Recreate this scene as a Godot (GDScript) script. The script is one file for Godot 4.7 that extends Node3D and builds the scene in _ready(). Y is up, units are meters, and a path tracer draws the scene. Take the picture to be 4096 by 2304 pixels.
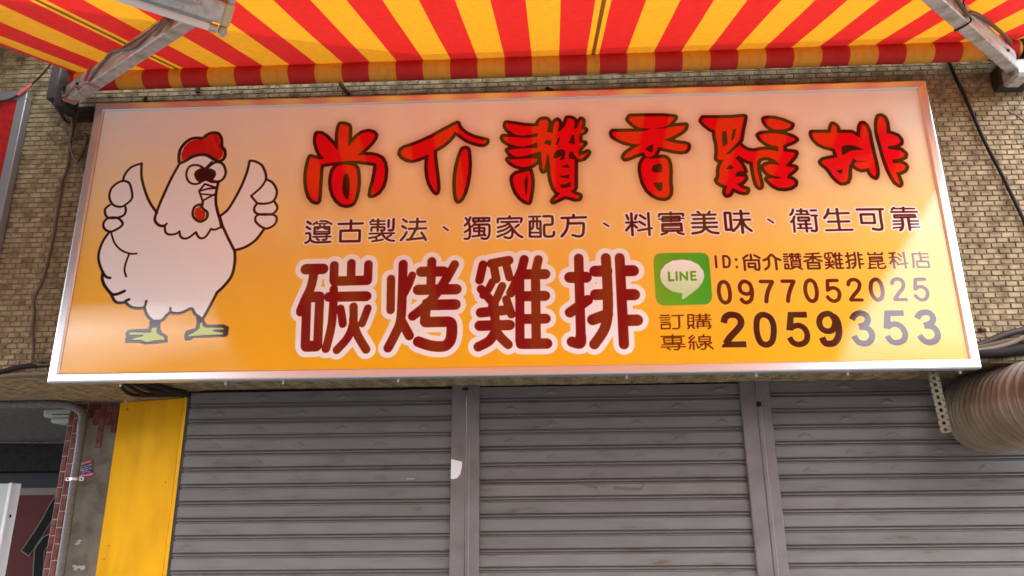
extends Node3D
# A shop front with a printed lightbox sign under a striped awning.
# Axes: x to the right along the facade, y up, z towards the street. The sign's print lies at z = 0, the tiled wall face at z = -0.12.

const WALL_Z := -0.12
const SOFFIT_Y := 2.2
const SHUTTER_Z := -0.46
const PILLAR_Z := -0.74
const PRINT_W := 3.6
const PRINT_H := 1.1975
const PRINT_Y := 2.785
const PITCH := 0.0718            # one shutter slat
const FABRIC_C := 3.5985         # the awning's cloth: y = FABRIC_C - 0.336 z
const STRIPE := 0.1215

var rng := RandomNumberGenerator.new()
var M := {}


func _ready() -> void:
	rng.seed = 77
	setup_camera_and_light()
	make_materials()
	build_ground()
	build_brick_wall()
	build_shutters()
	build_pillar()
	build_arcade()
	build_sign()
	build_awning()
	build_neighbour_signs()
	build_yellow_panel()
	build_pipe()
	build_duct()
	build_lamp()
	build_bracket()
	build_cables()
	build_small_things()


func setup_camera_and_light() -> void:
	var cam := Camera3D.new()
	cam.name = "camera"
	cam.transform = Transform3D(Basis(Vector3(0.99925, -0.00833, -0.03780), Vector3(0.01943, 0.95256, 0.30372), Vector3(0.03347, -0.30423, 0.95201)).orthonormalized(), Vector3(0.1341, 1.5495, 3.0117))
	cam.fov = 40.77
	cam.near = 0.05
	cam.far = 400.0
	add_child(cam)
	cam.current = true
	var env := Environment.new()
	env.background_mode = Environment.BG_SKY
	var sky_mat := ProceduralSkyMaterial.new()
	sky_mat.sky_top_color = Color(0.58, 0.66, 0.78)
	sky_mat.sky_horizon_color = Color(0.97, 0.98, 1.0)
	sky_mat.sky_curve = 0.8
	sky_mat.sky_energy_multiplier = 1.9
	sky_mat.ground_bottom_color = Color(0.45, 0.44, 0.42)
	sky_mat.ground_horizon_color = Color(0.75, 0.75, 0.74)
	sky_mat.sun_angle_max = 12.0
	var sky := Sky.new()
	sky.sky_material = sky_mat
	env.sky = sky
	env.tonemap_mode = Environment.TONE_MAPPER_LINEAR
	env.tonemap_exposure = 2.5
	env.sdfgi_enabled = true
	env.ssao_enabled = true
	env.ssil_enabled = true
	var we := WorldEnvironment.new()
	we.name = "world_environment"
	we.environment = env
	add_child(we)
	var sun := DirectionalLight3D.new()
	sun.name = "sun"
	sun.light_energy = 1.6
	sun.light_color = Color(1.0, 0.955, 0.88)
	sun.light_angular_distance = 0.6
	sun.shadow_enabled = true
	add_child(sun)
	sun.look_at_from_position(Vector3(3.5, 9.2, -2.3), Vector3.ZERO)


# ------------------------------------------------------------------ helpers
func numbered(called: String, parent: Node) -> String:
	if not parent.has_node(NodePath(called)):
		return called
	var i := 1
	while parent.has_node(NodePath("%s_%03d" % [called, i])):
		i += 1
	return "%s_%03d" % [called, i]


func thing(called: String, label: String, category: String, at := Vector3.ZERO, group := "") -> Node3D:
	var o := Node3D.new()
	o.name = numbered(called, self)
	add_child(o, true)
	o.position = at
	o.set_meta("label", label)
	o.set_meta("category", category)
	if group:
		o.set_meta("group", group)
	return o


func obj(called: String, mesh: Mesh, material: Material, parent: Node = self, at := Vector3.ZERO) -> MeshInstance3D:
	var o := MeshInstance3D.new()
	o.name = numbered(called, parent)
	o.mesh = mesh
	o.material_override = material
	parent.add_child(o, true)
	o.position = at
	return o


func st_new() -> SurfaceTool:
	var st := SurfaceTool.new()
	st.begin(Mesh.PRIMITIVE_TRIANGLES)
	st.set_smooth_group(-1)
	return st


func done(st: SurfaceTool) -> ArrayMesh:
	st.generate_normals()
	return st.commit()


func tri_out(st: SurfaceTool, a: Vector3, b: Vector3, c: Vector3, centre: Vector3) -> void:
	var n := (b - a).cross(c - a)
	if n.dot((a + b + c) / 3.0 - centre) < 0.0:
		st.add_vertex(a); st.add_vertex(b); st.add_vertex(c)
	else:
		st.add_vertex(a); st.add_vertex(c); st.add_vertex(b)


func quad_out(st: SurfaceTool, a: Vector3, b: Vector3, c: Vector3, d: Vector3, centre: Vector3) -> void:
	tri_out(st, a, b, c, centre)
	tri_out(st, a, c, d, centre)


func box(st: SurfaceTool, c: Vector3, size: Vector3, bevel := 0.002, basis := Basis()) -> void:
	# a chamfered box
	var h := size / 2.0
	var b := minf(bevel, minf(h.x, minf(h.y, h.z)) * 0.6)
	var v := {}
	for i in 8:
		var s := Vector3(1 if i & 1 else -1, 1 if i & 2 else -1, 1 if i & 4 else -1)
		for ax in 3:
			var p := Vector3(s.x * (h.x - b), s.y * (h.y - b), s.z * (h.z - b))
			p[ax] = s[ax] * h[ax]
			v[i * 3 + ax] = c + basis * p
	for ax in 3:
		var u := (ax + 1) % 3
		var w := (ax + 2) % 3
		for side in 2:
			var base := side << ax
			quad_out(st, v[base * 3 + ax], v[(base | 1 << u) * 3 + ax], v[(base | 1 << u | 1 << w) * 3 + ax], v[(base | 1 << w) * 3 + ax], c)
		for k in 4:
			var e := ((k & 1) << u) | ((k >> 1) << w)
			quad_out(st, v[e * 3 + u], v[(e | 1 << ax) * 3 + u], v[(e | 1 << ax) * 3 + w], v[e * 3 + w], c)
	for i in 8:
		tri_out(st, v[i * 3], v[i * 3 + 1], v[i * 3 + 2], c)


func box_mesh(size: Vector3, bevel := 0.002) -> ArrayMesh:
	var st := st_new()
	box(st, Vector3.ZERO, size, bevel)
	return done(st)


func smooth_path(pts: Array, steps := 6) -> Array:
	var out := []
	for i in pts.size() - 1:
		var p0: Vector3 = pts[maxi(i - 1, 0)]
		var p1: Vector3 = pts[i]
		var p2: Vector3 = pts[i + 1]
		var p3: Vector3 = pts[mini(i + 2, pts.size() - 1)]
		for k in steps:
			out.append(p1.cubic_interpolate(p2, p0, p3, float(k) / steps))
	out.append(pts[pts.size() - 1])
	return out


func tube(pts: Array, radius, sides := 8, ribbed := false) -> ArrayMesh:
	# a round sweep along pts; radius is a number or a list of numbers
	var st := SurfaceTool.new()
	st.begin(Mesh.PRIMITIVE_TRIANGLES)
	if ribbed:
		st.set_smooth_group(0)
	var side := Vector3.UP
	var n := pts.size()
	for i in n:
		var dir: Vector3 = (pts[mini(i + 1, n - 1)] - pts[maxi(i - 1, 0)]).normalized()
		if i == 0 and absf(dir.dot(side)) > 0.9:
			side = Vector3.RIGHT
		side = (side - dir * side.dot(dir)).normalized()
		var other := dir.cross(side)
		var r: float = radius[i] if radius is Array else radius
		for k in sides + 1:
			var a := TAU * k / sides
			var nn := side * cos(a) + other * sin(a)
			if not ribbed:
				st.set_normal(nn)
			st.set_uv(Vector2(float(k) / sides, i * 0.1))
			if ribbed:
				# crumpled foil: the ribs lean, dent and wander a little
				r = (radius[i] as float) * (1.0 + 0.012 * sin(a * 3.0 + i * 0.021) + 0.008 * sin(a * 7.0 - i * 0.05) + 0.004 * sin(a * 19.0 + i * 0.9))
			st.add_vertex(pts[i] + nn * r)
	for i in n - 1:
		for k in sides:
			var q := i * (sides + 1) + k
			for idx in [q, q + sides + 1, q + 1, q + 1, q + sides + 1, q + sides + 2]:
				st.add_index(idx)
	if ribbed:
		st.generate_normals()
		return st.commit()
	for e in [0, n - 1]:
		var mid: int = n * (sides + 1) + (0 if e == 0 else 1)
		var dir2: Vector3 = (pts[1] - pts[0]).normalized() * -1.0 if e == 0 else (pts[n - 1] - pts[n - 2]).normalized()
		st.set_normal(dir2)
		st.set_uv(Vector2.ZERO)
		st.add_vertex(pts[e])
		for k in sides:
			var q: int = e * (sides + 1) + k
			if e == 0:
				st.add_index(mid); st.add_index(q); st.add_index(q + 1)
			else:
				st.add_index(mid); st.add_index(q + 1); st.add_index(q)
	return st.commit()


func extrude_x(profile: Array, x0: float, x1: float, st: SurfaceTool = null, closed := false) -> SurfaceTool:
	# profile: Vector2(y, z) from top to bottom, seen from the street
	if st == null:
		st = st_new()
	for i in profile.size() - (0 if closed else 1):
		var p: Vector2 = profile[i]
		var q: Vector2 = profile[(i + 1) % profile.size()]
		var a := Vector3(x0, p.x, p.y)
		var b := Vector3(x1, p.x, p.y)
		var c := Vector3(x1, q.x, q.y)
		var d := Vector3(x0, q.x, q.y)
		for v in [a, b, c, a, c, d]:
			st.add_vertex(v)
	return st


func lin(r: float, g: float, b: float) -> Color:
	return Color(r, g, b).linear_to_srgb()


func mottle(dark: float, seed_: int, freq := 0.02, size := 256, warm := 0.0, octaves := 5) -> NoiseTexture2D:
	# a soft multiplier between `dark` and 1
	var n := FastNoiseLite.new()
	n.seed = seed_
	n.frequency = freq
	n.noise_type = FastNoiseLite.TYPE_SIMPLEX_SMOOTH
	n.fractal_octaves = octaves
	var gr := Gradient.new()
	gr.set_color(0, Color(dark + warm, dark, dark - warm))
	gr.set_color(1, Color(1, 1, 1))
	gr.add_point(0.55, Color((1 + dark * 0.4 + warm) / (1.4), (1 + dark * 0.4) / 1.4, (1 + dark * 0.4 - warm) / 1.4))
	var t := NoiseTexture2D.new()
	t.width = size
	t.height = size
	t.seamless = true
	t.noise = n
	t.color_ramp = gr
	return t


func mat(called: String, c: Color, rough := 0.7, metal := 0.0, tex: Texture2D = null, tex_scale := 1.0) -> StandardMaterial3D:
	var m := StandardMaterial3D.new()
	m.resource_name = called
	m.albedo_color = c
	m.roughness = rough
	m.metallic = metal
	m.metallic_specular = 0.5 if metal > 0.7 else 0.3
	if tex:
		m.albedo_texture = tex
		m.uv1_triplanar = true
		m.uv1_world_triplanar = true
		m.uv1_scale = Vector3.ONE * tex_scale
	M[called] = m
	return m


func slat_dirt(seed_: int) -> NoiseTexture2D:
	# mostly clean paint, dusty along the slats, with a few brown stains
	var t := mottle(0.8, seed_, 0.012, 512, 0.0)
	var gr := Gradient.new()
	gr.set_color(0, Color(0.74, 0.66, 0.56))
	gr.set_color(1, Color(1.0, 0.99, 0.97))
	gr.add_point(0.10, Color(0.87, 0.84, 0.80))
	gr.add_point(0.24, Color(0.95, 0.94, 0.925))
	gr.add_point(0.75, Color(1.0, 1.0, 1.0))
	t.color_ramp = gr
	return t


func make_materials() -> void:
	var grime := mottle(0.5, 3, 0.018, 512, 0.04)
	var fine := mottle(0.72, 9, 0.06, 256, 0.02)
	var streak := mottle(0.84, 21, 0.008, 512, 0.015)
	for i in 4:
		mat("tile%d" % i, [lin(0.43, 0.345, 0.20), lin(0.40, 0.32, 0.18), lin(0.46, 0.375, 0.225), lin(0.35, 0.28, 0.16)][i], 0.62, 0.0, grime, 1.6)
	mat("mortar", lin(0.31, 0.25, 0.165), 0.95, 0.0, fine, 3.0)
	mat("concrete", lin(0.20, 0.175, 0.14), 0.92, 0.0, mottle(0.70, 83, 0.012, 512, 0.02), 1.3)
	mat("grey_wall", lin(0.21, 0.20, 0.195), 0.9, 0.0, fine, 1.2)
	mat("dark_wall", lin(0.035, 0.033, 0.035), 0.7, 0.0, fine, 1.0)
	mat("dark_glass", lin(0.045, 0.05, 0.06), 0.25)
	for i in 3:
		mat("red_tile%d" % i, [lin(0.19, 0.048, 0.038), lin(0.16, 0.042, 0.034), lin(0.215, 0.06, 0.05)][i], 0.45, 0.0, grime, 2.2)
	mat("tile_joint", lin(0.33, 0.27, 0.22), 0.95)
	for i in 3:
		mat("slat%d" % i, [lin(0.172, 0.160, 0.152), lin(0.160, 0.147, 0.138), lin(0.180, 0.165, 0.152)][i], 0.48, 0.1, slat_dirt(30 + i), 1.0)
		M["slat%d" % i].uv1_scale = Vector3(0.55, 2.6, 1.0)
		M["slat%d" % i].uv1_offset = Vector3(0.37 * i, 0.21 * i, 0.0)
	mat("post", lin(0.185, 0.163, 0.155), 0.48, 0.15, streak, 1.3)
	mat("slot", lin(0.01, 0.01, 0.01), 0.9)
	mat("aluminium", lin(0.72, 0.715, 0.73), 0.34, 0.8)
	mat("sign_body", lin(0.3, 0.3, 0.3), 0.5, 0.6)
	mat("arm_white", lin(0.60, 0.58, 0.57), 0.38, 0.25, mottle(0.62, 31, 0.03, 256, 0.02), 2.0)
	mat("arm_groove", lin(0.34, 0.35, 0.37), 0.45, 0.3)
	mat("dark_metal", lin(0.075, 0.062, 0.053), 0.6, 0.4, fine, 4.0)
	mat("rust", lin(0.08, 0.038, 0.022), 0.9)
	mat("wire_grey", lin(0.20, 0.15, 0.11), 0.7)
	mat("wire_brown", lin(0.13, 0.088, 0.055), 0.75)
	mat("wire_black", lin(0.022, 0.016, 0.013), 0.75)
	mat("tape_pink", lin(0.52, 0.13, 0.11), 0.6)
	mat("yellow_paint", lin(0.80, 0.40, 0.004), 0.5, 0.0, mottle(0.86, 44, 0.008, 512, 0.02), 0.9)
	M.yellow_paint.metallic_specular = 0.18
	M.yellow_paint.roughness = 0.6
	M.yellow_paint.uv1_scale = Vector3(1.6, 0.5, 1.6)
	mat("pipe", lin(0.17, 0.165, 0.16), 0.45, 0.0, fine, 3.0)
	mat("steel", lin(0.5, 0.48, 0.44), 0.4, 0.9)
	mat("duct", lin(0.25, 0.205, 0.155), 0.5, 0.3, mottle(0.62, 71, 0.012, 256, 0.05), 1.5)
	mat("perforated", lin(0.21, 0.18, 0.12), 0.6, 0.3, fine, 5.0)
	mat("lamp_body", lin(0.66, 0.68, 0.64), 0.35, 0.0, mottle(0.75, 52, 0.04, 256), 3.0)
	mat("tube_glass", lin(0.78, 0.77, 0.78), 0.15)
	mat("tube_cap", lin(0.6, 0.58, 0.57), 0.2, 1.0)
	mat("old_plastic", lin(0.55, 0.51, 0.33), 0.5)
	mat("white_plastic", lin(0.42, 0.44, 0.41), 0.45)
	mat("white_paint", lin(0.72, 0.71, 0.70), 0.7)
	mat("sign_red", lin(0.42, 0.022, 0.02), 0.3, 0.0, fine, 1.5)
	mat("sign_red_dark", lin(0.075, 0.009, 0.008), 0.6)
	mat("frame_grey", lin(0.29, 0.27, 0.26), 0.45, 0.5)
	mat("frame_dark", lin(0.13, 0.115, 0.10), 0.5, 0.4)
	mat("asphalt", lin(0.055, 0.054, 0.052), 0.95, 0.0, fine, 0.6)
	mat("pavement", lin(0.20, 0.195, 0.185), 0.9, 0.0, fine, 0.8)
	mat("canvas_dark", lin(0.10, 0.12, 0.13), 0.9)
	mat("facade", lin(0.55, 0.53, 0.50), 0.9)
	mat("opposite", lin(0.22, 0.21, 0.20), 0.9)
	mat("lamp_grey", lin(0.36, 0.35, 0.34), 0.6)
	mat("old_tape", lin(0.115, 0.098, 0.088), 0.35)
	mat("glow_red", lin(0.4, 0.1, 0.06), 0.5)


# ------------------------------------------------------------------ setting
func build_ground() -> void:
	var st := st_new()
	box(st, Vector3(0, -0.25, 60.0), Vector3(300, 0.26, 114.6), 0.01)
	obj("road", done(st), M.asphalt).set_meta("kind", "structure")
	st = st_new()
	box(st, Vector3(0, -0.1, -1.65), Vector3(300, 0.2, 8.7), 0.01)
	obj("pavement", done(st), M.pavement).set_meta("kind", "structure")


func tile_shape(w: float, h: float, d: float, seed_: int) -> ArrayMesh:
	# a tile lying against the wall, its face towards +z
	var r := RandomNumberGenerator.new()
	r.seed = seed_
	var st := st_new()
	add_tile(st, Transform3D(), w, h, d, r)
	return done(st)


func add_tile(st: SurfaceTool, t: Transform3D, w: float, h: float, d: float, r: RandomNumberGenerator) -> void:
	var e := 0.0022
	var o := []
	var f := []
	for s in [Vector2(-1, -1), Vector2(1, -1), Vector2(1, 1), Vector2(-1, 1)]:
		o.append(t * Vector3(s.x * w / 2, s.y * h / 2, 0))
		f.append(t * Vector3(s.x * (w / 2 - e), s.y * (h / 2 - e), d + r.randf_range(-0.0007, 0.0007)))
	var c := t * Vector3(0, 0, -0.05)
	quad_out(st, f[0], f[1], f[2], f[3], c)
	for k in 4:
		quad_out(st, o[k], o[(k + 1) % 4], f[(k + 1) % 4], f[k], c)


func build_brick_wall() -> void:
	var wall := thing("brick_wall", "yellow tiled brick wall behind and around the big orange sign", "wall", Vector3(0, SOFFIT_Y, WALL_Z))
	var st := st_new()
	box(st, Vector3(0.4, 1.15, -0.31), Vector3(6.4, 2.3, 0.62), 0.004)
	obj("mortar_bed", done(st), M.mortar, wall)
	st = st_new()
	box(st, Vector3(-3.04, 4.82, -0.256), Vector3(6.06, 5.0, 0.5), 0.01)
	obj("upper_storey", done(st), M.facade, wall)
	# face tiles, in running bond: 24 mm courses, 50 mm long
	var near := []
	var rest := []
	var row := 0
	var y := 0.0125
	while y < 1.78:
		var x := -2.78 + (0.025 if row % 2 else 0.0)
		while x < 2.75:
			var behind := absf(x) < 1.79 and y < 1.185
			if not behind:
				var seen := (x < -1.84 and x > -2.24 or x > 1.84 and x < 2.3) and y > 0.1 and y < 1.5
				var p := Vector3(x + rng.randf_range(-0.0012, 0.0012), y + rng.randf_range(-0.0009, 0.0009), 0.0)
				var dist := (p + wall.position).distance_to(Vector3(0.134, 1.55, 3.01))
				if seen:
					near.append([dist, p])
				else:
					rest.append(p)
			x += 0.05
		y += 0.0241
		row += 1
	near.sort_custom(func(a, b): return a[0] < b[0])
	for i in near.size():
		if i >= 300:
			rest.append(near[i][1])
	var shapes := []
	for k in 6:
		shapes.append(tile_shape(0.0478 - 0.0003 * k, 0.0214, 0.0042 + 0.0004 * k, 500 + k))
	for i in mini(300, near.size()):
		var b := obj("brick", shapes[rng.randi() % 6], M["tile%d" % pick_tone()], wall, near[i][1])
		b.rotation = Vector3(rng.randf_range(-0.02, 0.02), rng.randf_range(-0.012, 0.012), rng.randf_range(-0.008, 0.008))
	var joined := []
	for k in 4:
		joined.append(st_new())
	for p in rest:
		add_tile(joined[pick_tone()], Transform3D(Basis.from_euler(Vector3(rng.randf_range(-0.02, 0.02), rng.randf_range(-0.012, 0.012), 0)), p), 0.0476, 0.0214, 0.0048, rng)
	# tiles under the beam: same format, seen at a grazing angle
	var under := Basis(Vector3(1, 0, 0), Vector3(0, 0, 1), Vector3(0, -1, 0))
	row = 0
	var z := -0.014
	while z > -0.62:
		var x := -2.78 + (0.025 if row % 2 else 0.0)
		while x < 2.75:
			var deep := -0.335 if x > -1.42 else (-0.6 if x > -2.2 else -0.44 + 0.015 * sin(x * 31.0))
			if z > deep and rng.randf() > 0.012:
				add_tile(joined[pick_tone()], Transform3D(under, Vector3(x, 0.0, z)), 0.0476, 0.0214, 0.0045, rng)
			x += 0.05
		z -= 0.0241
		row += 1
	for k in 4:
		var o := obj("brick_courses", done(joined[k]), M["tile%d" % k], wall)
		o.set_meta("kind", "stuff")


func pick_tone() -> int:
	var v := rng.randf()
	return 0 if v < 0.42 else (1 if v < 0.68 else (2 if v < 0.9 else 3))


func slat_profile() -> Array:
	return [Vector2(0.0, -0.014), Vector2(-0.0015, -0.003), Vector2(-0.003, 0.0), Vector2(-0.044, 0.0), Vector2(-0.0465, 0.0016), Vector2(-0.0490, 0.0012), Vector2(-0.0505, -0.003), Vector2(-0.0510, -0.014), Vector2(-0.0560, -0.014), Vector2(-0.0565, -0.004), Vector2(-0.0585, -0.0012), Vector2(-0.0615, -0.0012), Vector2(-0.0632, -0.004), Vector2(-0.0636, -0.015), Vector2(-0.0718, -0.014)]


func build_shutters() -> void:
	var bays := [[-1.462, -0.262, 2.1265, "left grey roller shutter between the yellow panel and the first post"], [-0.140, 1.021, 2.1325, "middle grey roller shutter between the two steel posts"], [1.152, 2.75, 2.139, "right grey roller shutter behind the ribbed duct"]]
	for bay in bays:
		var x0: float = bay[0]
		var x1: float = bay[1]
		var t := thing("roller_shutter", bay[3], "shutter", Vector3((x0 + x1) / 2, 0, SHUTTER_Z), "grey roller shutters under the sign")
		var half := (x1 - x0) / 2
		# the first groove lies a little under the beam, then one every 71.8 mm down to the pavement
		var top: float = bay[2] + PITCH - 0.0122
		var n := 0
		var plain := done(extrude_x(slat_profile(), -half, half))
		while top - PITCH > 0.0:
			var mesh := plain
			if n < 6:
				var st := extrude_x(slat_profile(), -half, half)
				var dx := -half + (0.14 if n % 2 else 0.33)
				while dx < half - 0.08:
					dent(st, dx + rng.randf_range(-0.004, 0.004))
					dx += 0.372
				mesh = done(st)
			var s := obj("slat", mesh, M["slat%d" % (rng.randi() % 3)], t, Vector3(0, top + PITCH * 0.0, rng.randf_range(-0.0006, 0.0006)))
			s.rotation.x = rng.randf_range(-0.02, 0.02)
			top -= PITCH
			n += 1
		var st2 := st_new()
		box(st2, Vector3(0, 1.1, -0.05), Vector3(half * 2 + 0.06, 2.2, 0.04), 0.002)
		obj("backing", done(st2), M.dark_metal, t)
		if n > 0 and x0 < -1.0:
			var sc := st_new()
			box(sc, Vector3(0.42, 1.79, 0.0006), Vector3(0.036, 0.004, 0.001), 0.0003)
			obj("paint_scratch", done(sc), M.lamp_grey, t)
	for i in 2:
		var xa: float = [-0.262, 1.021][i]
		var xb: float = [-0.138, 1.150][i]
		var t := thing("shutter_post", ["grey steel shutter post with a white paint patch", "grey steel shutter post with a square hole near its top"][i], "post", Vector3((xa + xb) / 2, 0, SHUTTER_Z), "steel posts between the shutters")
		var h := (xb - xa) / 2
		var st := st_new()
		box(st, Vector3(-h * 0.48, 1.1, 0.004), Vector3(h * 1.02, 2.2, 0.032), 0.003)
		box(st, Vector3(h * 0.53, 1.1, 0.0055), Vector3(h * 0.94, 2.2, 0.032), 0.003)
		obj("channel", done(st), M.post, t)
		st = st_new()
		box(st, Vector3(h * 0.30, 1.08, 0.0222), Vector3(0.0022, 2.1, 0.0022), 0.0006)
		obj("seam_lip", done(st), M.frame_grey, t)
		st = st_new()
		if i == 0:
			box(st, Vector3(0.0, 2.178, 0.0215), Vector3(0.03, 0.008, 0.004), 0.001)
		else:
			box(st, Vector3(0.012, 2.093, 0.0215), Vector3(0.02, 0.022, 0.004), 0.001)
		obj("hole", done(st), M.slot, t)
		if i == 0:
			st = st_new()
			var pts := [Vector2(-0.0605, 0.0), Vector2(-0.0610, -0.084), Vector2(-0.052, -0.086), Vector2(-0.034, -0.082), Vector2(-0.020, -0.066), Vector2(-0.014, -0.04), Vector2(-0.012, -0.012), Vector2(-0.03, -0.008), Vector2(-0.048, -0.003)]
			for k in range(1, pts.size() - 1):
				for v in [pts[0], pts[k + 1], pts[k]]:
					st.add_vertex(Vector3(v.x, 1.871 + v.y, 0.0212))
			obj("paint_patch", done(st), M.white_paint, t)


func dent(st: SurfaceTool, x: float) -> void:
	# the low pressed hump of a lifted slat
	var w := 0.040
	var yb := -0.038
	var m := 14
	var rim := []
	for k in m + 1:
		var f := float(k) / m
		rim.append(Vector3(x - w + 2.0 * w * f, yb + 0.025 * pow(sin(PI * f), 1.6), 0.0002))
	for k in m:
		var a: Vector3 = rim[k]
		var b: Vector3 = rim[k + 1]
		var ma := Vector3(a.x, lerpf(yb, a.y, 0.45), 0.0002 + 0.0036 * sin(PI * float(k) / m))
		var mb := Vector3(b.x, lerpf(yb, b.y, 0.45), 0.0002 + 0.0036 * sin(PI * float(k + 1) / m))
		var la := Vector3(a.x, yb, 0.0002)
		var lb := Vector3(b.x, yb, 0.0002)
		for v in [a, b, mb, a, mb, ma, ma, mb, lb, ma, lb, la]:
			st.add_vertex(v)


func build_pillar() -> void:
	var xl := -2.191
	var xr := -1.925
	var t := thing("pillar", "pillar of bare concrete with rows of dark red tiles", "pillar", Vector3(xl, 0, PILLAR_Z))
	var st := st_new()
	box(st, Vector3((xr - xl) / 2, 1.1, -0.2), Vector3(xr - xl, 2.205, 0.4), 0.003)
	obj("core", done(st), M.concrete, t)
	# upright red tiles: the columns along the left corner, and what is left of the others under the beam
	var col := 0
	var x := 0.0
	while col < 8:
		var wide := 0.0275 if col == 0 else 0.0318
		var y := 2.19
		var keep: int = 60 if col < 3 else [0, 0, 0, 1, 2, 3, 2, 2][col]
		var full := tile_shape(wide - 0.003, 0.0705, 0.005, 900 + col)
		var cut := tile_shape(wide - 0.003, 0.0335, 0.005, 920 + col)
		var n := 0
		while n < keep and y - 0.08 > 0.0:
			var short := n == 0 and col % 2 == 0
			var hh := 0.0335 if short else 0.0705
			if rng.randf() > 0.015:
				var o := obj("tile", cut if short else full, M["red_tile%d" % (rng.randi() % 3)], t, Vector3(x + wide / 2, y - hh / 2, 0.0))
				o.rotation = Vector3(rng.randf_range(-0.03, 0.03), rng.randf_range(-0.04, 0.04), rng.randf_range(-0.012, 0.012))
			y -= hh + 0.003
			n += 1
		x += wide
		col += 1
	st = st_new()
	box(st, Vector3(0.0455, 1.1, 0.0008), Vector3(0.091, 2.19, 0.0016), 0.0005)
	obj("tile_mortar", done(st), M.tile_joint, t)
	# torn paper left on the concrete
	for k in 3:
		st = st_new()
		var base := Vector3([0.147, 0.15, 0.175][k], [1.535, 1.425, 1.425][k], 0.0008)
		var m := 9
		for j in m:
			var a := TAU * j / m
			var b := TAU * (j + 1) / m
			var ra := 0.003 + 0.012 * absf(sin(j * 2.3 + k))
			var rb := 0.003 + 0.012 * absf(sin(((j + 1) % m) * 2.3 + k))
			for v in [base, base + Vector3(cos(b) * rb * 1.6, sin(b) * rb, 0.0012), base + Vector3(cos(a) * ra * 1.6, sin(a) * ra, 0.0012)]:
				st.add_vertex(v)
		obj("torn_paper", done(st), M.lamp_grey, t)


func build_arcade() -> void:
	var t := thing("arcade_interior", "dim grey passage ceiling and dark back wall left of the pillar", "passage", Vector3(-3.6, 0, -2.5))
	var st := st_new()
	box(st, Vector3(-0.3, 2.45, 0.35), Vector3(4.6, 0.2, 3.3), 0.01)
	obj("ceiling", done(st), M.grey_wall, t)
	st = st_new()
	box(st, Vector3(-0.3, 1.2, -1.35), Vector3(4.6, 2.4, 0.1), 0.01)
	obj("back_wall", done(st), M.dark_wall, t)
	st = st_new()
	box(st, Vector3(-0.3, 2.24, -1.2), Vector3(4.6, 0.25, 0.16), 0.01)
	obj("beam", done(st), M.dark_wall, t)
	st = st_new()
	box(st, Vector3(-0.6, 1.93, -1.28), Vector3(1.45, 0.36, 0.03), 0.006)
	obj("transom", done(st), M.dark_glass, t)
	st = st_new()
	box(st, Vector3(2.0, 1.2, -0.2), Vector3(0.1, 2.4, 2.2), 0.01)
	obj("side_wall", done(st), M.dark_wall, t)
	obj("ceiling_wire", tube(smooth_path([Vector3(-1.6, 2.325, -0.9), Vector3(-0.9, 2.33, -0.88), Vector3(-0.3, 2.322, -0.9), Vector3(0.4, 2.328, -0.87)]), 0.009, 6), M.grey_wall, t)
	var l := thing("ceiling_lamp", "small white plastic lamp housing on the passage ceiling", "lamp", Vector3(-2.53, 2.2, -1.22))
	st = st_new()
	box(st, Vector3(0.04, 0.012, 0.0), Vector3(0.2, 0.05, 0.16), 0.012, Basis.from_euler(Vector3(0, 0, 0.0)))
	obj("housing", done(st), M.white_plastic, l)
	st = st_new()
	box(st, Vector3(0.05, -0.028, 0.02), Vector3(0.13, 0.03, 0.11), 0.012)
	obj("cover", done(st), M.white_plastic, l)
	st = st_new()
	box(st, Vector3(0.05, 0.0, 0.0815), Vector3(0.11, 0.004, 0.004), 0.001)
	obj("clip", done(st), M.wire_black, l)
	st = st_new()
	box(st, Vector3(0.04, 0.075, 0.0), Vector3(0.03, 0.08, 0.03), 0.004)
	obj("hanger", done(st), M.white_plastic, l)


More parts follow.
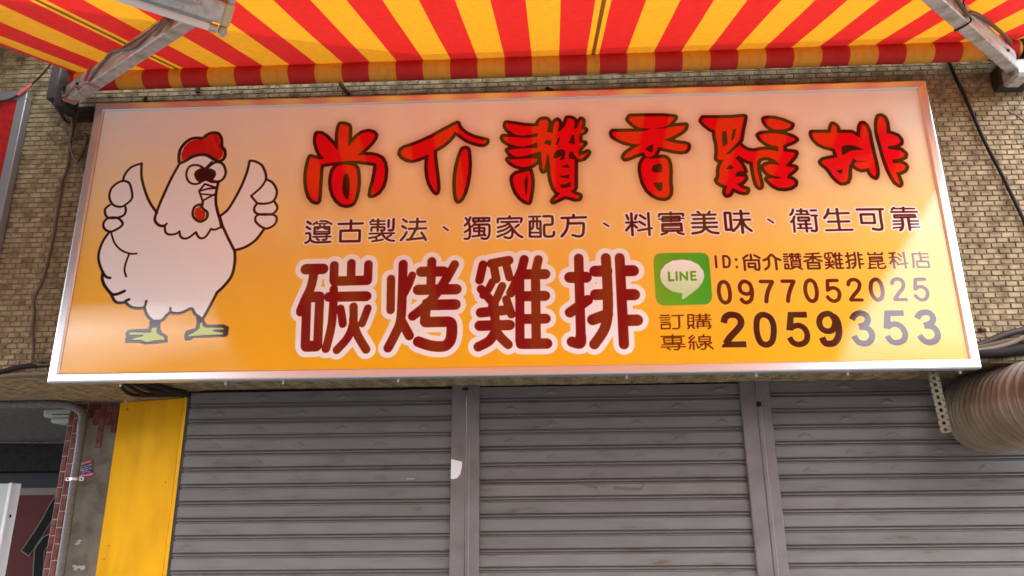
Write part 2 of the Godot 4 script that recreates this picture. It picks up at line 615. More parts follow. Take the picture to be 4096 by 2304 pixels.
# ------------------------------------------------------------------ the sign
const PRINT := [
	["title", "P 1910 510 1949 524 1990 534 2031 526 1998 490 1968 432 1949 367 1946 316 1951 283 1985 286 2027 315 2077 368 2121 420 2143 450 2143 398 2139 289 2144 224 2154 196 2189 199 2222 213 2231 240 2232 292 2232 350 2232 418 2263 379 2307 326 2351 289 2403 276 2444 288 2464 308 2458 343 2431 387 2388 434 2344 477 2316 504 2368 502 2437 505 2489 518 2531 543 2555 588 2567 651 2564 732 2550 799 2516 854 2477 880 2457 883 2461 834 2477 760 2488 680 2493 611 2490 587 2463 578 2394 566 2325 555 2250 555 2164 561 2079 571 2006 582 2000 635 2001 735 2002 834 2001 926 1991 934 1959 920 1928 882 1906 819 1891 745 1887 670 1890 607 1899 551 1905 519; P 2223 590 2269 596 2302 612 2318 638 2329 694 2334 769 2331 837 2320 904 2303 949 2284 964 2245 969 2205 956 2169 924 2138 875 2117 813 2107 751 2109 688 2120 639 2144 607 2177 591; H 2232 668 2249 686 2263 730 2269 786 2269 847 2264 902 2254 923 2236 908 2217 871 2203 815 2205 772 2208 722 2217 682"],
	["title", "P 3189 219 3198 250 3226 291 3270 329 3330 361 3395 381 3443 393 3441 409 3422 424 3390 423 3336 406 3281 381 3232 343 3193 311 3167 295 3150 328 3113 376 3070 417 3027 446 2987 470 2988 529 2998 612 3011 707 3021 789 3023 842 3017 871 2993 841 2965 788 2947 723 2937 646 2938 575 2944 510 2904 526 2856 546 2802 561 2753 549 2717 524 2698 497 2704 467 2728 446 2787 427 2874 393 2981 339 3078 280 3154 237; P 3258 467 3274 470 3282 489 3288 549 3291 620 3287 703 3274 796 3254 877 3228 934 3207 954 3197 939 3187 875 3183 794 3185 718 3195 641 3213 559 3231 500 3241 475"],
	["title", "P 3621 228 3692 240 3778 259 3847 265 3901 263 3899 330 3840 344 3777 352 3714 349 3669 323 3632 287 3616 257; P 3591 361 3663 363 3748 374 3817 376 3887 368 3886 416 3838 443 3775 459 3713 453 3651 431 3605 398 3591 375; P 3633 491 3679 480 3747 475 3826 476 3894 477 3928 509 3882 517 3825 537 3769 551 3718 556 3678 543 3650 520; P 3635 579 3689 579 3757 576 3836 575 3890 583 3869 611 3835 638 3790 654 3745 653 3694 634 3658 608; P 3705 718 3767 704 3815 692 3825 737 3830 798 3825 859 3814 932 3803 981 3774 970 3736 936 3703 887 3681 825 3672 776 3676 745; H 3792 730 3798 761 3799 810 3793 883 3784 934 3777 883 3770 809 3771 784 3783 754; P 3898 263 3905 227 3922 207 3945 201 3971 203 3986 223 3987 255 3981 287 3977 323 4023 334 4030 270 4045 231 4066 213 4079 232 4081 265 4072 303 4063 328 4097 310 4133 266 4148 222 4155 197 4186 198 4209 214 4215 243 4211 275 4205 301 4229 298 4244 270 4260 231 4275 211 4284 222 4280 258 4267 307 4302 311 4297 326 4273 341 4253 348 4250 398 4251 439 4292 442 4268 465 4245 499 4237 536 4245 563 4282 547 4320 530 4310 551 4281 581 4247 592 4222 580 4203 548 4194 521 4170 522 4158 537 4154 559 4156 587 4185 591 4205 601 4200 710 4195 857 4182 878 4162 896 4197 924 4232 938 4226 958 4196 960 4152 944 4108 934 4063 957 4012 982 4030 956 4075 910 4048 896 4024 858 4006 803 3996 735 3992 661 3988 579 3981 548 3970 532 3957 616 3941 684 3934 693 3927 671 3921 590 3916 508 3889 479 3884 416 3885 368 3897 327; H 3961 401 4011 407 4003 459 3946 433; H 4087 371 4080 412 4062 449 4043 456 4050 430 4067 392; H 4187 359 4210 357 4211 450 4157 438 4174 402; H 4126 505 4118 592 4075 597 4096 556 4062 575 4033 584 4024 568 4032 530 4058 503 4092 494; H 4082 656 4144 639 4163 676 4115 669; H 4069 743 4113 743 4157 734 4149 773 4113 769 4085 759; H 4071 830 4122 824 4165 801 4163 847 4127 858 4093 863 4077 851"],
	["title", "P 4703 195 4842 196 4992 200 5085 214 5056 255 5025 286 4984 307 4943 309 4921 316 4900 321 4874 318 4811 314 4764 300 4724 269 4696 237 4686 221; P 4545 339 4655 341 4762 344 4828 336 4874 318 4921 319 4990 317 5074 303 5173 294 5161 325 5129 355 5067 393 5006 418 4975 428 5016 445 5092 466 5150 475 5176 486 5172 515 5151 538 5115 543 5057 533 4988 514 4922 495 4911 528 4890 567 4860 589 4830 591 4810 578 4798 541 4732 562 4677 586 4635 598 4629 582 4649 553 4705 512 4760 477 4775 468 4708 459 4632 437 4568 399 4543 378 4538 354; H 4880 466 4881 507 4875 537 4862 548 4845 539 4810 515 4842 486; P 4818 596 4864 607 4911 605 4947 598 4976 603 4995 625 5004 668 5004 726 4997 791 4994 842 4997 893 4989 938 4972 963 4945 973 4899 967 4849 937 4811 895 4783 830 4770 759 4766 701 4773 655 4793 617; H 4869 671 4908 656 4937 654 4947 670 4938 738 4885 736 4862 729 4855 713; H 4865 830 4938 832 4936 873 4927 904 4912 913 4892 902 4874 871"],
	["title", "P 5331 229 5458 234 5576 235 5684 227 5670 282 5648 358 5628 446 5598 477 5549 525 5500 574 5499 586 5533 575 5582 529 5618 499 5648 531 5685 554 5734 563 5791 551 5846 548 5901 557 5941 569 5944 518 5895 510 5842 481 5807 445 5791 410 5812 398 5880 392 5946 395 6017 413 6070 434 6098 457 6065 478 6018 495 5984 512 5983 569 6031 576 6080 584 6065 615 6027 657 5996 687 5984 705 6015 715 6063 725 6044 746 6008 773 5989 797 5985 821 6018 831 6043 853 6037 877 6005 900 5954 910 5901 903 5860 878 5836 847 5819 825 5850 816 5899 820 5940 818 5923 804 5875 794 5828 768 5807 737 5801 709 5822 693 5864 686 5932 697 5926 675 5891 641 5849 621 5811 617 5771 628 5749 658 5743 717 5747 784 5754 845 5756 884 5746 894 5732 878 5721 826 5716 765 5714 704 5713 660 5675 650 5639 627 5600 595 5570 621 5597 657 5621 701 5634 744 5600 743 5572 752 5556 773 5553 797 5590 792 5630 796 5632 811 5607 841 5561 861 5585 892 5616 911 5638 915 5630 935 5614 938 5577 928 5520 895 5506 923 5487 950 5467 958 5458 943 5463 916 5480 874 5440 864 5409 842 5401 824 5422 791 5425 733 5436 696 5469 635 5433 633 5418 621 5429 559 5432 491 5424 421 5422 353 5382 331 5345 295 5317 256; H 5483 363 5518 359 5519 411 5519 484 5496 496 5475 514 5472 460; H 5603 335 5595 376 5580 426 5561 457 5552 453 5559 400 5576 353; H 5526 679 5547 716 5519 724 5483 722 5506 692; P 5855 255 5895 250 5945 256 6010 277 6078 315 6064 339 6018 356 5956 361 5912 350 5877 317 5858 282"],
	["title", "P 6244 399 6333 401 6402 403 6413 357 6430 324 6446 336 6458 356 6453 404 6531 407 6578 409 6611 437 6645 457 6650 404 6660 353 6676 326 6689 326 6707 352 6717 406 6717 473 6721 563 6726 646 6731 706 6731 761 6726 799 6716 825 6698 814 6683 787 6677 743 6645 748 6610 753 6582 740 6565 724 6556 706 6571 685 6619 687 6669 680 6621 679 6582 672 6556 649 6542 679 6513 717 6501 766 6493 820 6476 857 6453 868 6428 869 6402 850 6373 811 6350 762 6326 723 6295 694 6287 678 6310 659 6360 649 6428 635 6422 593 6412 554 6374 542 6327 526 6286 500 6258 463 6245 432; H 6476 539 6505 526 6544 523 6588 531 6624 552 6657 577 6606 572 6556 577 6515 593 6472 619 6470 578; H 6399 758 6455 748 6445 786 6429 790 6414 777; P 6830 262 6850 257 6870 275 6880 315 6878 371 6873 421 6913 431 6954 452 6973 486 6969 514 6936 535 6896 541 6860 542 6862 569 6910 579 6962 586 6989 620 6983 642 6946 660 6906 667 6878 669 6881 702 6938 706 6970 721 6979 740 6963 767 6926 785 6891 791 6899 831 6909 887 6903 901 6877 879 6856 829 6837 764 6824 692 6815 621 6808 537 6801 470 6798 408 6804 341 6816 290"],
	["tag", "S22 1923 1117 1955 1138; S22 1921 1165 1952 1185; C21 1920 1225 1948 1223 1956 1239 1958 1273 1944 1299 1920 1310; C21 1958 1273 1973 1294 2004 1306 2048 1307 2133 1305; S19 2008 1121 1977 1143; S18 2033 1115 2083 1116 2134 1144; S13 2009 1138 2092 1139; S15 2035 1143 2034 1175 2013 1190; S15 2070 1144 2072 1178 2082 1189 2110 1190; K21 1992 1170 2116 1171 2119 1229 1992 1230; S11 2002 1210 2111 1211; S17 1983 1257 2134 1257; S18 2097 1234 2099 1276 2091 1285 2066 1284; S18 2014 1274 2035 1287"],
	["tag", "S24 2298 1113 2299 1199; S22 2193 1145 2400 1144; K24 2214 1207 2377 1207 2379 1304 2217 1303"],
	["tag", "S19 2486 1111 2462 1138; S16 2488 1126 2587 1127; S16 2467 1155 2589 1156; S21 2529 1109 2529 1215; C20 2475 1213 2474 1196 2483 1183 2540 1183 2580 1184 2586 1198 2581 1211 2556 1211; S22 2619 1120 2619 1182; C23 2661 1111 2661 1179 2657 1208 2640 1214 2623 1212; S17 2460 1239 2670 1239; S19 2566 1222 2565 1240 2546 1255 2517 1270 2458 1279; S19 2520 1268 2522 1299; S18 2486 1309 2545 1301 2577 1294; C20 2564 1232 2578 1259 2603 1285 2634 1302 2672 1308; S18 2646 1255 2615 1273"],
	["tag", "S22 2741 1117 2773 1139; S22 2735 1177 2767 1197; C22 2774 1232 2755 1271 2728 1305; S20 2800 1141 2932 1141; S23 2863 1112 2861 1205; S20 2792 1203 2939 1201; S23 2852 1210 2810 1290; S22 2780 1301 2918 1288; C22 2900 1240 2920 1269 2938 1306"],
	["tag", "S18 3086 1194 3123 1224"],
	["tag", "C21 3271 1116 3292 1148 3305 1193 3308 1230 3307 1277 3298 1300 3284 1305 3264 1303; C21 3310 1110 3295 1150 3264 1185; S20 3300 1216 3288 1230 3264 1243; K21 3335 1120 3470 1121 3470 1148 3335 1148; S20 3382 1121 3380 1148; S20 3425 1122 3425 1148; S18 3352 1157 3339 1180 3322 1197; C21 3351 1179 3420 1179 3464 1181 3472 1202 3471 1260 3462 1293 3445 1307 3425 1307 3406 1301; K18 3342 1209 3430 1210 3430 1238 3342 1238; S21 3386 1184 3386 1271; S19 3330 1284 3384 1278 3430 1272; S20 3420 1237 3427 1259 3437 1279"],
	["tag", "S23 3641 1109 3639 1127; C21 3542 1164 3542 1138 3552 1129 3640 1129 3731 1129 3743 1140 3733 1166; S20 3572 1160 3709 1160; C20 3630 1169 3606 1192 3542 1210; C20 3640 1201 3606 1227 3542 1249; C20 3657 1225 3615 1260 3537 1291; C21 3628 1169 3654 1204 3664 1243 3661 1285 3646 1304 3627 1305 3598 1296; C22 3659 1212 3688 1254 3717 1284 3746 1300; S20 3718 1187 3689 1212"],
	["tag", "S18 3805 1117 3901 1117; S19 3841 1119 3839 1185 3836 1215 3825 1230; S19 3872 1119 3870 1213 3874 1227 3893 1229; K21 3811 1160 3900 1161 3899 1300 3809 1297; S17 3815 1262 3892 1263; C23 3926 1117 3988 1118 4000 1131 3999 1183 3986 1194 3943 1194 3931 1206 3930 1277 3942 1297 3990 1299 4008 1287 4011 1259"],
	["tag", "S25 4178 1110 4177 1134; S22 4077 1136 4282 1134; C24 4131 1146 4129 1182 4120 1229 4101 1268 4074 1300; C23 4140 1186 4202 1187 4251 1187 4260 1199 4257 1245 4250 1285 4231 1302 4204 1303 4164 1291"],
	["tag", "S17 4428 1192 4467 1220"],
	["tag", "S23 4619 1123 4633 1160; S23 4661 1109 4661 1304; S22 4703 1124 4690 1161; S20 4612 1190 4705 1189; S23 4653 1209 4611 1260; S21 4670 1208 4701 1238; S22 4732 1127 4774 1159; S22 4724 1184 4768 1215; S23 4802 1109 4801 1304; S19 4709 1263 4825 1245"],
	["tag", "S23 4988 1108 4987 1124; C20 4888 1141 4892 1124 4905 1120 4987 1121 5077 1121 5090 1128 5087 1141; S13 4883 1165 5094 1164; K20 4920 1148 5059 1147 5057 1183 4914 1183; S22 4989 1148 4985 1187; K22 4912 1212 5068 1211 5069 1272 4911 1272; S12 4922 1230 5057 1230; S12 4921 1252 5057 1252; S20 4948 1277 4945 1289 4898 1304; S20 5034 1282 5040 1292 5082 1305"],
	["tag", "C22 5211 1108 5222 1115 5227 1128; S21 5311 1108 5297 1128; S20 5162 1135 5359 1136; S20 5171 1172 5346 1171; S20 5156 1208 5364 1208; S20 5159 1246 5361 1246; S25 5261 1134 5258 1260; C23 5260 1253 5237 1281 5202 1294 5154 1300; C23 5265 1253 5289 1278 5317 1294 5367 1302"],
	["tag", "K24 5434 1123 5478 1124 5477 1274 5433 1273; S20 5508 1132 5633 1133; S20 5503 1188 5639 1188; S25 5568 1107 5567 1303; C23 5560 1198 5531 1246 5490 1287; C23 5575 1198 5597 1248 5640 1288"],
	["tag", "S16 5785 1188 5826 1221"],
	["tag", "C22 5999 1107 5988 1136 5971 1153; C21 6003 1170 5993 1193 5970 1218; S20 5993 1199 5990 1305; C19 6030 1120 6075 1121 6109 1123 6111 1136 6109 1149; S21 6065 1104 6059 1148; S17 6017 1150 6126 1152; K20 6033 1179 6119 1181 6120 1207 6032 1207; S21 6091 1206 6090 1305; S16 6023 1238 6128 1240; S16 6017 1274 6133 1275; S20 6044 1239 6043 1272; S19 6143 1118 6187 1118; S18 6142 1164 6189 1164; C22 6174 1167 6173 1234 6171 1286 6159 1302 6130 1298"],
	["tag", "C23 6288 1112 6274 1153 6246 1189; S20 6287 1149 6451 1149; S24 6357 1110 6357 1290; S20 6271 1222 6444 1223; S20 6246 1297 6461 1298"],
	["tag", "S21 6520 1119 6733 1121; C24 6707 1125 6703 1208 6703 1283 6687 1301 6652 1300 6627 1293; K22 6545 1164 6652 1165 6650 1242 6543 1240"],
	["tag", "S19 6825 1110 6803 1127; S15 6828 1119 6990 1122; S17 6793 1148 7006 1151; S21 6900 1110 6897 1148; K18 6815 1177 6983 1178 6986 1198 6814 1198; C22 6874 1210 6875 1251 6865 1292 6845 1312; S24 6925 1206 6923 1310; S14 6797 1229 6875 1229; S14 6797 1257 6871 1256; S14 6790 1290 6866 1284; S14 6933 1232 7004 1233; S14 6931 1260 7002 1260; S14 6934 1287 7008 1288"],
	["big", "S93 1944 1544 2086 1544; C76 2012 1585 1997 1696 1961 1798 1926 1899; S79 1956 1811 1927 1912; S75 1969 1798 1985 2199; S75 2076 1800 2086 2201; S91 1972 1788 2071 1786; S91 1996 2202 2075 2201; S74 2179 1514 2183 1645; S72 2322 1498 2326 1647; S72 2465 1511 2466 1643; S83 2190 1654 2461 1652; S86 2153 1789 2461 1789; C70 2188 1720 2192 1857 2187 2045 2155 2225; C67 2253 1890 2266 1946 2280 2021; C64 2478 1891 2461 1949 2437 2021; C68 2360 1875 2364 2015 2328 2133 2244 2237; C70 2362 1981 2398 2101 2481 2237"],
	["big", "S69 2659 1642 2666 1912; C76 2755 1516 2756 1718 2752 1988 2714 2107 2658 2227; C65 2834 1615 2804 1706 2761 1793; S77 2759 2009 2826 2129; S75 2993 1497 2990 1737; S89 2909 1587 3093 1588; S73 3184 1528 3118 1657; C77 3117 1650 3048 1765 2953 1878 2848 1967; S90 2887 1743 3199 1744; S91 2992 1874 3193 1874; S79 2959 1858 2947 2012; C88 2956 2018 3092 2018 3150 2022 3168 2056 3165 2148 3140 2200 3096 2222 3000 2214 2900 2179"],
	["big", "S72 3419 1534 3390 1671; S80 3489 1528 3631 1503; S70 3507 1548 3528 1666; S67 3611 1543 3636 1653; S64 3496 1686 3467 1746 3421 1800; S72 3403 1746 3512 1882; S67 3577 1723 3531 1829 3493 1896; S69 3609 1839 3650 1967; S74 3507 1869 3521 2056; S83 3402 1947 3621 1928; S86 3393 2057 3634 2055; C79 3531 2089 3473 2180 3383 2230; C75 3521 2095 3562 2155 3622 2216; C76 3759 1496 3728 1608 3645 1787; S73 3876 1499 3845 1628; S74 3721 1622 3716 2190; S75 3850 1624 3846 2206; S87 3728 1627 3929 1629; S86 3725 1815 3923 1815; S83 3723 2007 3925 2007; S86 3726 2211 3931 2213"],
	["big", "S78 4208 1495 4202 2192; S96 4132 1662 4262 1663; C86 4202 2159 4194 2216 4131 2202; S85 4122 1960 4270 1856; S96 4338 1613 4432 1612; S92 4334 1814 4429 1812; S91 4302 2024 4422 1980; C82 4431 1498 4433 1731 4425 1966 4391 2104 4307 2226; S82 4544 1500 4541 2230; S96 4581 1614 4648 1614; S96 4576 1819 4645 1819; S95 4584 2034 4657 2033"],
	["id", "S19 5325 1504 5325 1601; S19 5387 1505 5385 1599; C19 5388 1505 5417 1507 5435 1531 5434 1566 5424 1593 5408 1600 5386 1600; S24 5489 1537 5490 1537; S23 5489 1600 5490 1601"],
	["id", "S19 5585 1501 5546 1529; S20 5611 1497 5612 1543; S19 5639 1502 5681 1527; S17 5551 1545 5672 1545; S20 5554 1547 5553 1628; C19 5670 1547 5671 1603 5665 1627 5656 1628 5634 1622; K18 5585 1573 5640 1573 5639 1604 5585 1604"],
	["id", "C21 5710 1548 5743 1533 5777 1501 5806 1529 5846 1548; C21 5752 1535 5751 1576 5743 1605 5716 1626; S21 5808 1538 5808 1627"],
	["id", "S15 5877 1499 5905 1499; S15 5874 1520 5916 1520; S14 5875 1541 5906 1541; S14 5874 1561 5908 1561; K16 5879 1585 5906 1586 5905 1623 5877 1624; S14 5929 1497 5922 1515; S12 5921 1521 5956 1518; S15 5945 1494 5941 1523; S12 5933 1502 5963 1501; S13 5941 1523 5926 1546; S14 5945 1523 5948 1550; S13 5979 1497 5969 1515; S15 5995 1495 5993 1525; S12 5973 1505 6012 1505; S13 5963 1524 6013 1523; S13 5986 1524 5970 1548; C13 5993 1527 5996 1545 6011 1546; K15 5932 1559 6002 1559 6002 1608 5930 1608; S9 5935 1576 6000 1576; S9 5934 1590 6000 1590; S14 5953 1615 5918 1629; S14 5982 1615 6013 1631"],
	["id", "S15 6054 1502 6164 1497; S19 6110 1500 6106 1562; S16 6040 1526 6176 1527; C17 6100 1532 6075 1553 6036 1564; C17 6115 1530 6142 1552 6178 1564; K19 6062 1577 6154 1578 6154 1627 6060 1626; S12 6066 1601 6151 1602"],
	["id", "S15 6212 1502 6203 1530; S13 6214 1499 6267 1494; S15 6237 1503 6238 1526; S14 6267 1498 6271 1520; S15 6206 1537 6231 1560; S13 6254 1533 6231 1562; S12 6239 1530 6213 1541; S16 6236 1562 6233 1599; S13 6263 1561 6273 1584; S13 6204 1579 6264 1575; S15 6201 1599 6271 1598; C15 6236 1600 6226 1618 6202 1631; S15 6240 1608 6264 1629; S17 6296 1498 6274 1532; S17 6326 1499 6321 1518; S17 6289 1519 6290 1627; S17 6319 1520 6319 1625; S15 6294 1519 6342 1519; S15 6291 1554 6341 1555; S15 6289 1591 6341 1591; S15 6292 1629 6343 1629"],
	["id", "C17 6391 1498 6391 1560 6392 1619 6384 1630 6371 1627; S16 6369 1526 6412 1526; S15 6368 1581 6413 1558; S15 6416 1518 6443 1517; C18 6447 1497 6447 1561 6439 1604 6415 1631; S15 6417 1561 6441 1556; S15 6413 1595 6441 1585; S18 6475 1499 6474 1631; S16 6484 1518 6505 1518; S15 6481 1556 6504 1557; S15 6483 1596 6508 1596"],
	["id", "S16 6554 1504 6557 1518; S13 6557 1517 6666 1518; S16 6610 1502 6609 1515; S16 6667 1504 6665 1517; K16 6561 1542 6661 1542 6660 1575 6562 1576; S10 6566 1558 6660 1557; S16 6556 1590 6555 1628; S11 6562 1603 6601 1602; S14 6540 1635 6602 1631; C15 6622 1589 6621 1621 6631 1636 6671 1634 6678 1618; S12 6623 1604 6674 1595"],
	["id", "S14 6722 1510 6772 1506; S19 6750 1510 6747 1637; S14 6721 1546 6778 1546; S15 6740 1568 6718 1599; S15 6757 1568 6776 1595; S14 6795 1515 6819 1540; S14 6786 1550 6811 1576; S18 6839 1506 6838 1638; S15 6776 1608 6857 1598"],
	["id", "S18 6968 1508 6968 1581; S15 6909 1518 7031 1520; C18 6908 1519 6906 1585 6899 1635; S14 6978 1551 7030 1551; K16 6932 1584 7024 1586 7023 1635 6933 1634"],
	["id", "O32 5370 1725 5402 1749 5413 1821 5402 1882 5368 1902 5337 1877 5325 1812 5338 1747; O31 5541 1725 5577 1747 5587 1792 5570 1826 5536 1831 5502 1810 5495 1770 5513 1735; C32 5590 1785 5590 1828 5575 1882 5539 1904 5514 1896 5500 1877; S30 5666 1729 5759 1731; C34 5758 1736 5725 1795 5705 1849 5695 1898; S30 5839 1730 5931 1731; C34 5929 1736 5899 1795 5877 1852 5867 1898; O32 6063 1726 6095 1752 6104 1824 6089 1885 6058 1903 6027 1877 6014 1812 6029 1747"],
	["id", "S29 6277 1732 6200 1733 6191 1812; C31 6191 1813 6218 1797 6251 1797 6276 1820 6280 1855 6263 1893 6229 1906 6199 1891 6184 1870; C31 6360 1770 6371 1742 6405 1727 6439 1740 6450 1774 6432 1816 6394 1857 6364 1895; S27 6365 1899 6452 1900; O33 6585 1729 6614 1754 6624 1820 6610 1880 6577 1903 6546 1879 6532 1818 6547 1753; C31 6707 1767 6718 1742 6752 1729 6785 1741 6796 1775 6780 1815 6742 1856 6710 1898; S27 6710 1903 6799 1903; S29 6969 1736 6895 1736 6881 1817; C30 6884 1817 6909 1801 6941 1801 6969 1827 6972 1861 6954 1898 6920 1909 6892 1894 6876 1873"],
	["num", "B53 5341 2069 5355 2027 5384 2006 5414 2003 5454 2014 5478 2050 5469 2094 5431 2137 5377 2191 5341 2241; P 5306 2269 5502 2271 5502 2221 5374 2222 5314 2244; O48 5657 2007 5707 2030 5729 2088 5724 2164 5702 2229 5657 2253 5614 2231 5595 2162 5598 2081 5616 2028; P 5855 1988 6002 1989 6002 2038 5895 2036 5887 2089 5869 2142 5825 2137; B46 5856 2125 5894 2105 5933 2102 5971 2129 5985 2183 5965 2234 5914 2255 5867 2239 5844 2196; O48 6164 2008 6198 2025 6215 2078 6190 2138 6145 2152 6104 2129 6091 2076 6115 2027; B53 6205 2025 6231 2064 6237 2130 6225 2195 6193 2241 6150 2254 6113 2244 6097 2201"],
	["num", "B49 6349 2062 6374 2026 6419 2009 6459 2022 6474 2057 6453 2099 6396 2120; B50 6396 2120 6450 2128 6482 2160 6485 2205 6458 2244 6414 2257 6370 2239 6346 2193; P 6612 1990 6760 1991 6759 2039 6654 2039 6644 2091 6628 2144 6583 2137; B47 6614 2128 6648 2108 6690 2105 6730 2135 6744 2190 6721 2236 6670 2254 6627 2240 6602 2198; B49 6856 2061 6881 2027 6927 2011 6968 2025 6981 2063 6958 2101 6901 2120; B50 6901 2120 6960 2128 6990 2162 6991 2209 6964 2244 6917 2257 6877 2237 6852 2197"],
	["thin", "S11 4845 1999 4914 1998; S9 4835 2018 4923 2017; S9 4845 2037 4916 2035; S9 4844 2056 4914 2055; K12 4848 2073 4918 2071 4913 2107 4845 2108; S11 4934 2002 5027 2001; S16 4992 2003 4988 2095; S12 4988 2095 4978 2109 4935 2109; K13 5064 1998 5107 1998 5101 2083 5058 2084; S8 5065 2026 5104 2025; S8 5063 2053 5102 2052; S14 5068 2094 5056 2111; S14 5090 2091 5105 2110; S9 5120 2005 5242 2003; S8 5123 2021 5232 2021; S9 5117 2040 5245 2038; S15 5157 1994 5155 2039; S15 5206 1993 5203 2040; S13 5133 2110 5133 2055 5226 2055 5231 2106 5214 2114; S8 5130 2075 5228 2074; S9 5117 2093 5243 2092; S15 5182 2039 5179 2093"],
	["thin", "S10 4835 2172 5022 2171; S15 4929 2161 4926 2237; K12 4858 2184 4996 2184 4995 2226 4859 2226; S8 4860 2204 4994 2204; S9 4840 2240 5020 2238; S10 4834 2258 5024 2257; S15 4974 2243 4975 2270; S12 4975 2270 4960 2281 4935 2280; S13 4884 2268 4903 2280; S12 5088 2166 5056 2190; S12 5100 2181 5055 2224; S9 5058 2190 5074 2201; S10 5052 2225 5113 2219; S15 5089 2228 5088 2280; S13 5067 2239 5056 2274; S12 5112 2234 5121 2261; S14 5174 2164 5168 2179; K13 5136 2181 5224 2180 5219 2219 5135 2220; S8 5137 2200 5220 2199; S15 5178 2220 5184 2267; S12 5184 2267 5167 2282 5145 2279; S11 5139 2240 5167 2237 5120 2272; S12 5232 2227 5196 2244; S14 5188 2235 5239 2277"],
	["icon", "P 4819 1534 4827 1499 4850 1475 4883 1467 5043 1468 5208 1470 5246 1478 5266 1501 5272 1538 5271 1687 5269 1835 5262 1875 5237 1905 5201 1914 5045 1915 4888 1917 4848 1909 4824 1882 4815 1838 4816 1678"],
	["bubble", "P 5050 1526 5120 1537 5182 1573 5218 1630 5221 1680 5202 1729 5160 1778 5110 1817 5061 1852 5034 1868 5023 1861 5032 1818 5006 1813 4949 1798 4899 1760 4870 1716 4862 1666 4873 1617 4912 1567 4973 1534"],
	["icontext", "S18 4936 1634 4935 1705 4970 1703; S18 4998 1635 4996 1703; S17 5028 1704 5029 1638 5079 1703 5083 1636; S17 5152 1635 5116 1636 5116 1703 5151 1702; S15 5119 1669 5149 1669"],
	["white", "P 411 526 359 540 308 586 273 648 269 694 213 724 176 769 169 838 187 908 159 937 153 983 181 1033 158 1066 159 1118 186 1156 221 1179 179 1253 160 1352 172 1436 201 1501 223 1535 225 1588 247 1643 313 1718 350 1779 388 1804 442 1802 495 1838 559 1853 620 1851 649 1911 689 1960 738 1971 784 1965 819 1921 850 1897 905 1905 958 1892 1010 1872 1056 1925 1092 1943 1128 1933 1169 1844 1212 1740 1272 1671 1324 1580 1336 1458 1327 1371 1411 1344 1487 1280 1549 1200 1568 1170 1635 1146 1659 1102 1634 1049 1658 1005 1658 960 1618 906 1636 830 1608 753 1539 697 1519 627 1470 563 1374 529 1362 622 1331 746 1286 867 1228 987 1167 1045 1136 984 1110 878 1107 786 1132 717 1167 679 1170 625 1148 562 1116 530 1000 463 919 453 857 471 797 513 754 551 701 667 665 782 626 919 608 998 539 909 473 785 430 660"],
	["red", "P 764 512 755 441 773 378 810 327 859 308 939 310 957 275 1006 258 1050 261 1080 298 1097 387 1124 419 1130 475 1109 506 1077 509 1030 476 985 455 919 449 856 467 802 497; P 984 950 995 985 1029 1004 1041 1042 1027 1076 1000 1086 962 1063 940 1021 944 972"],
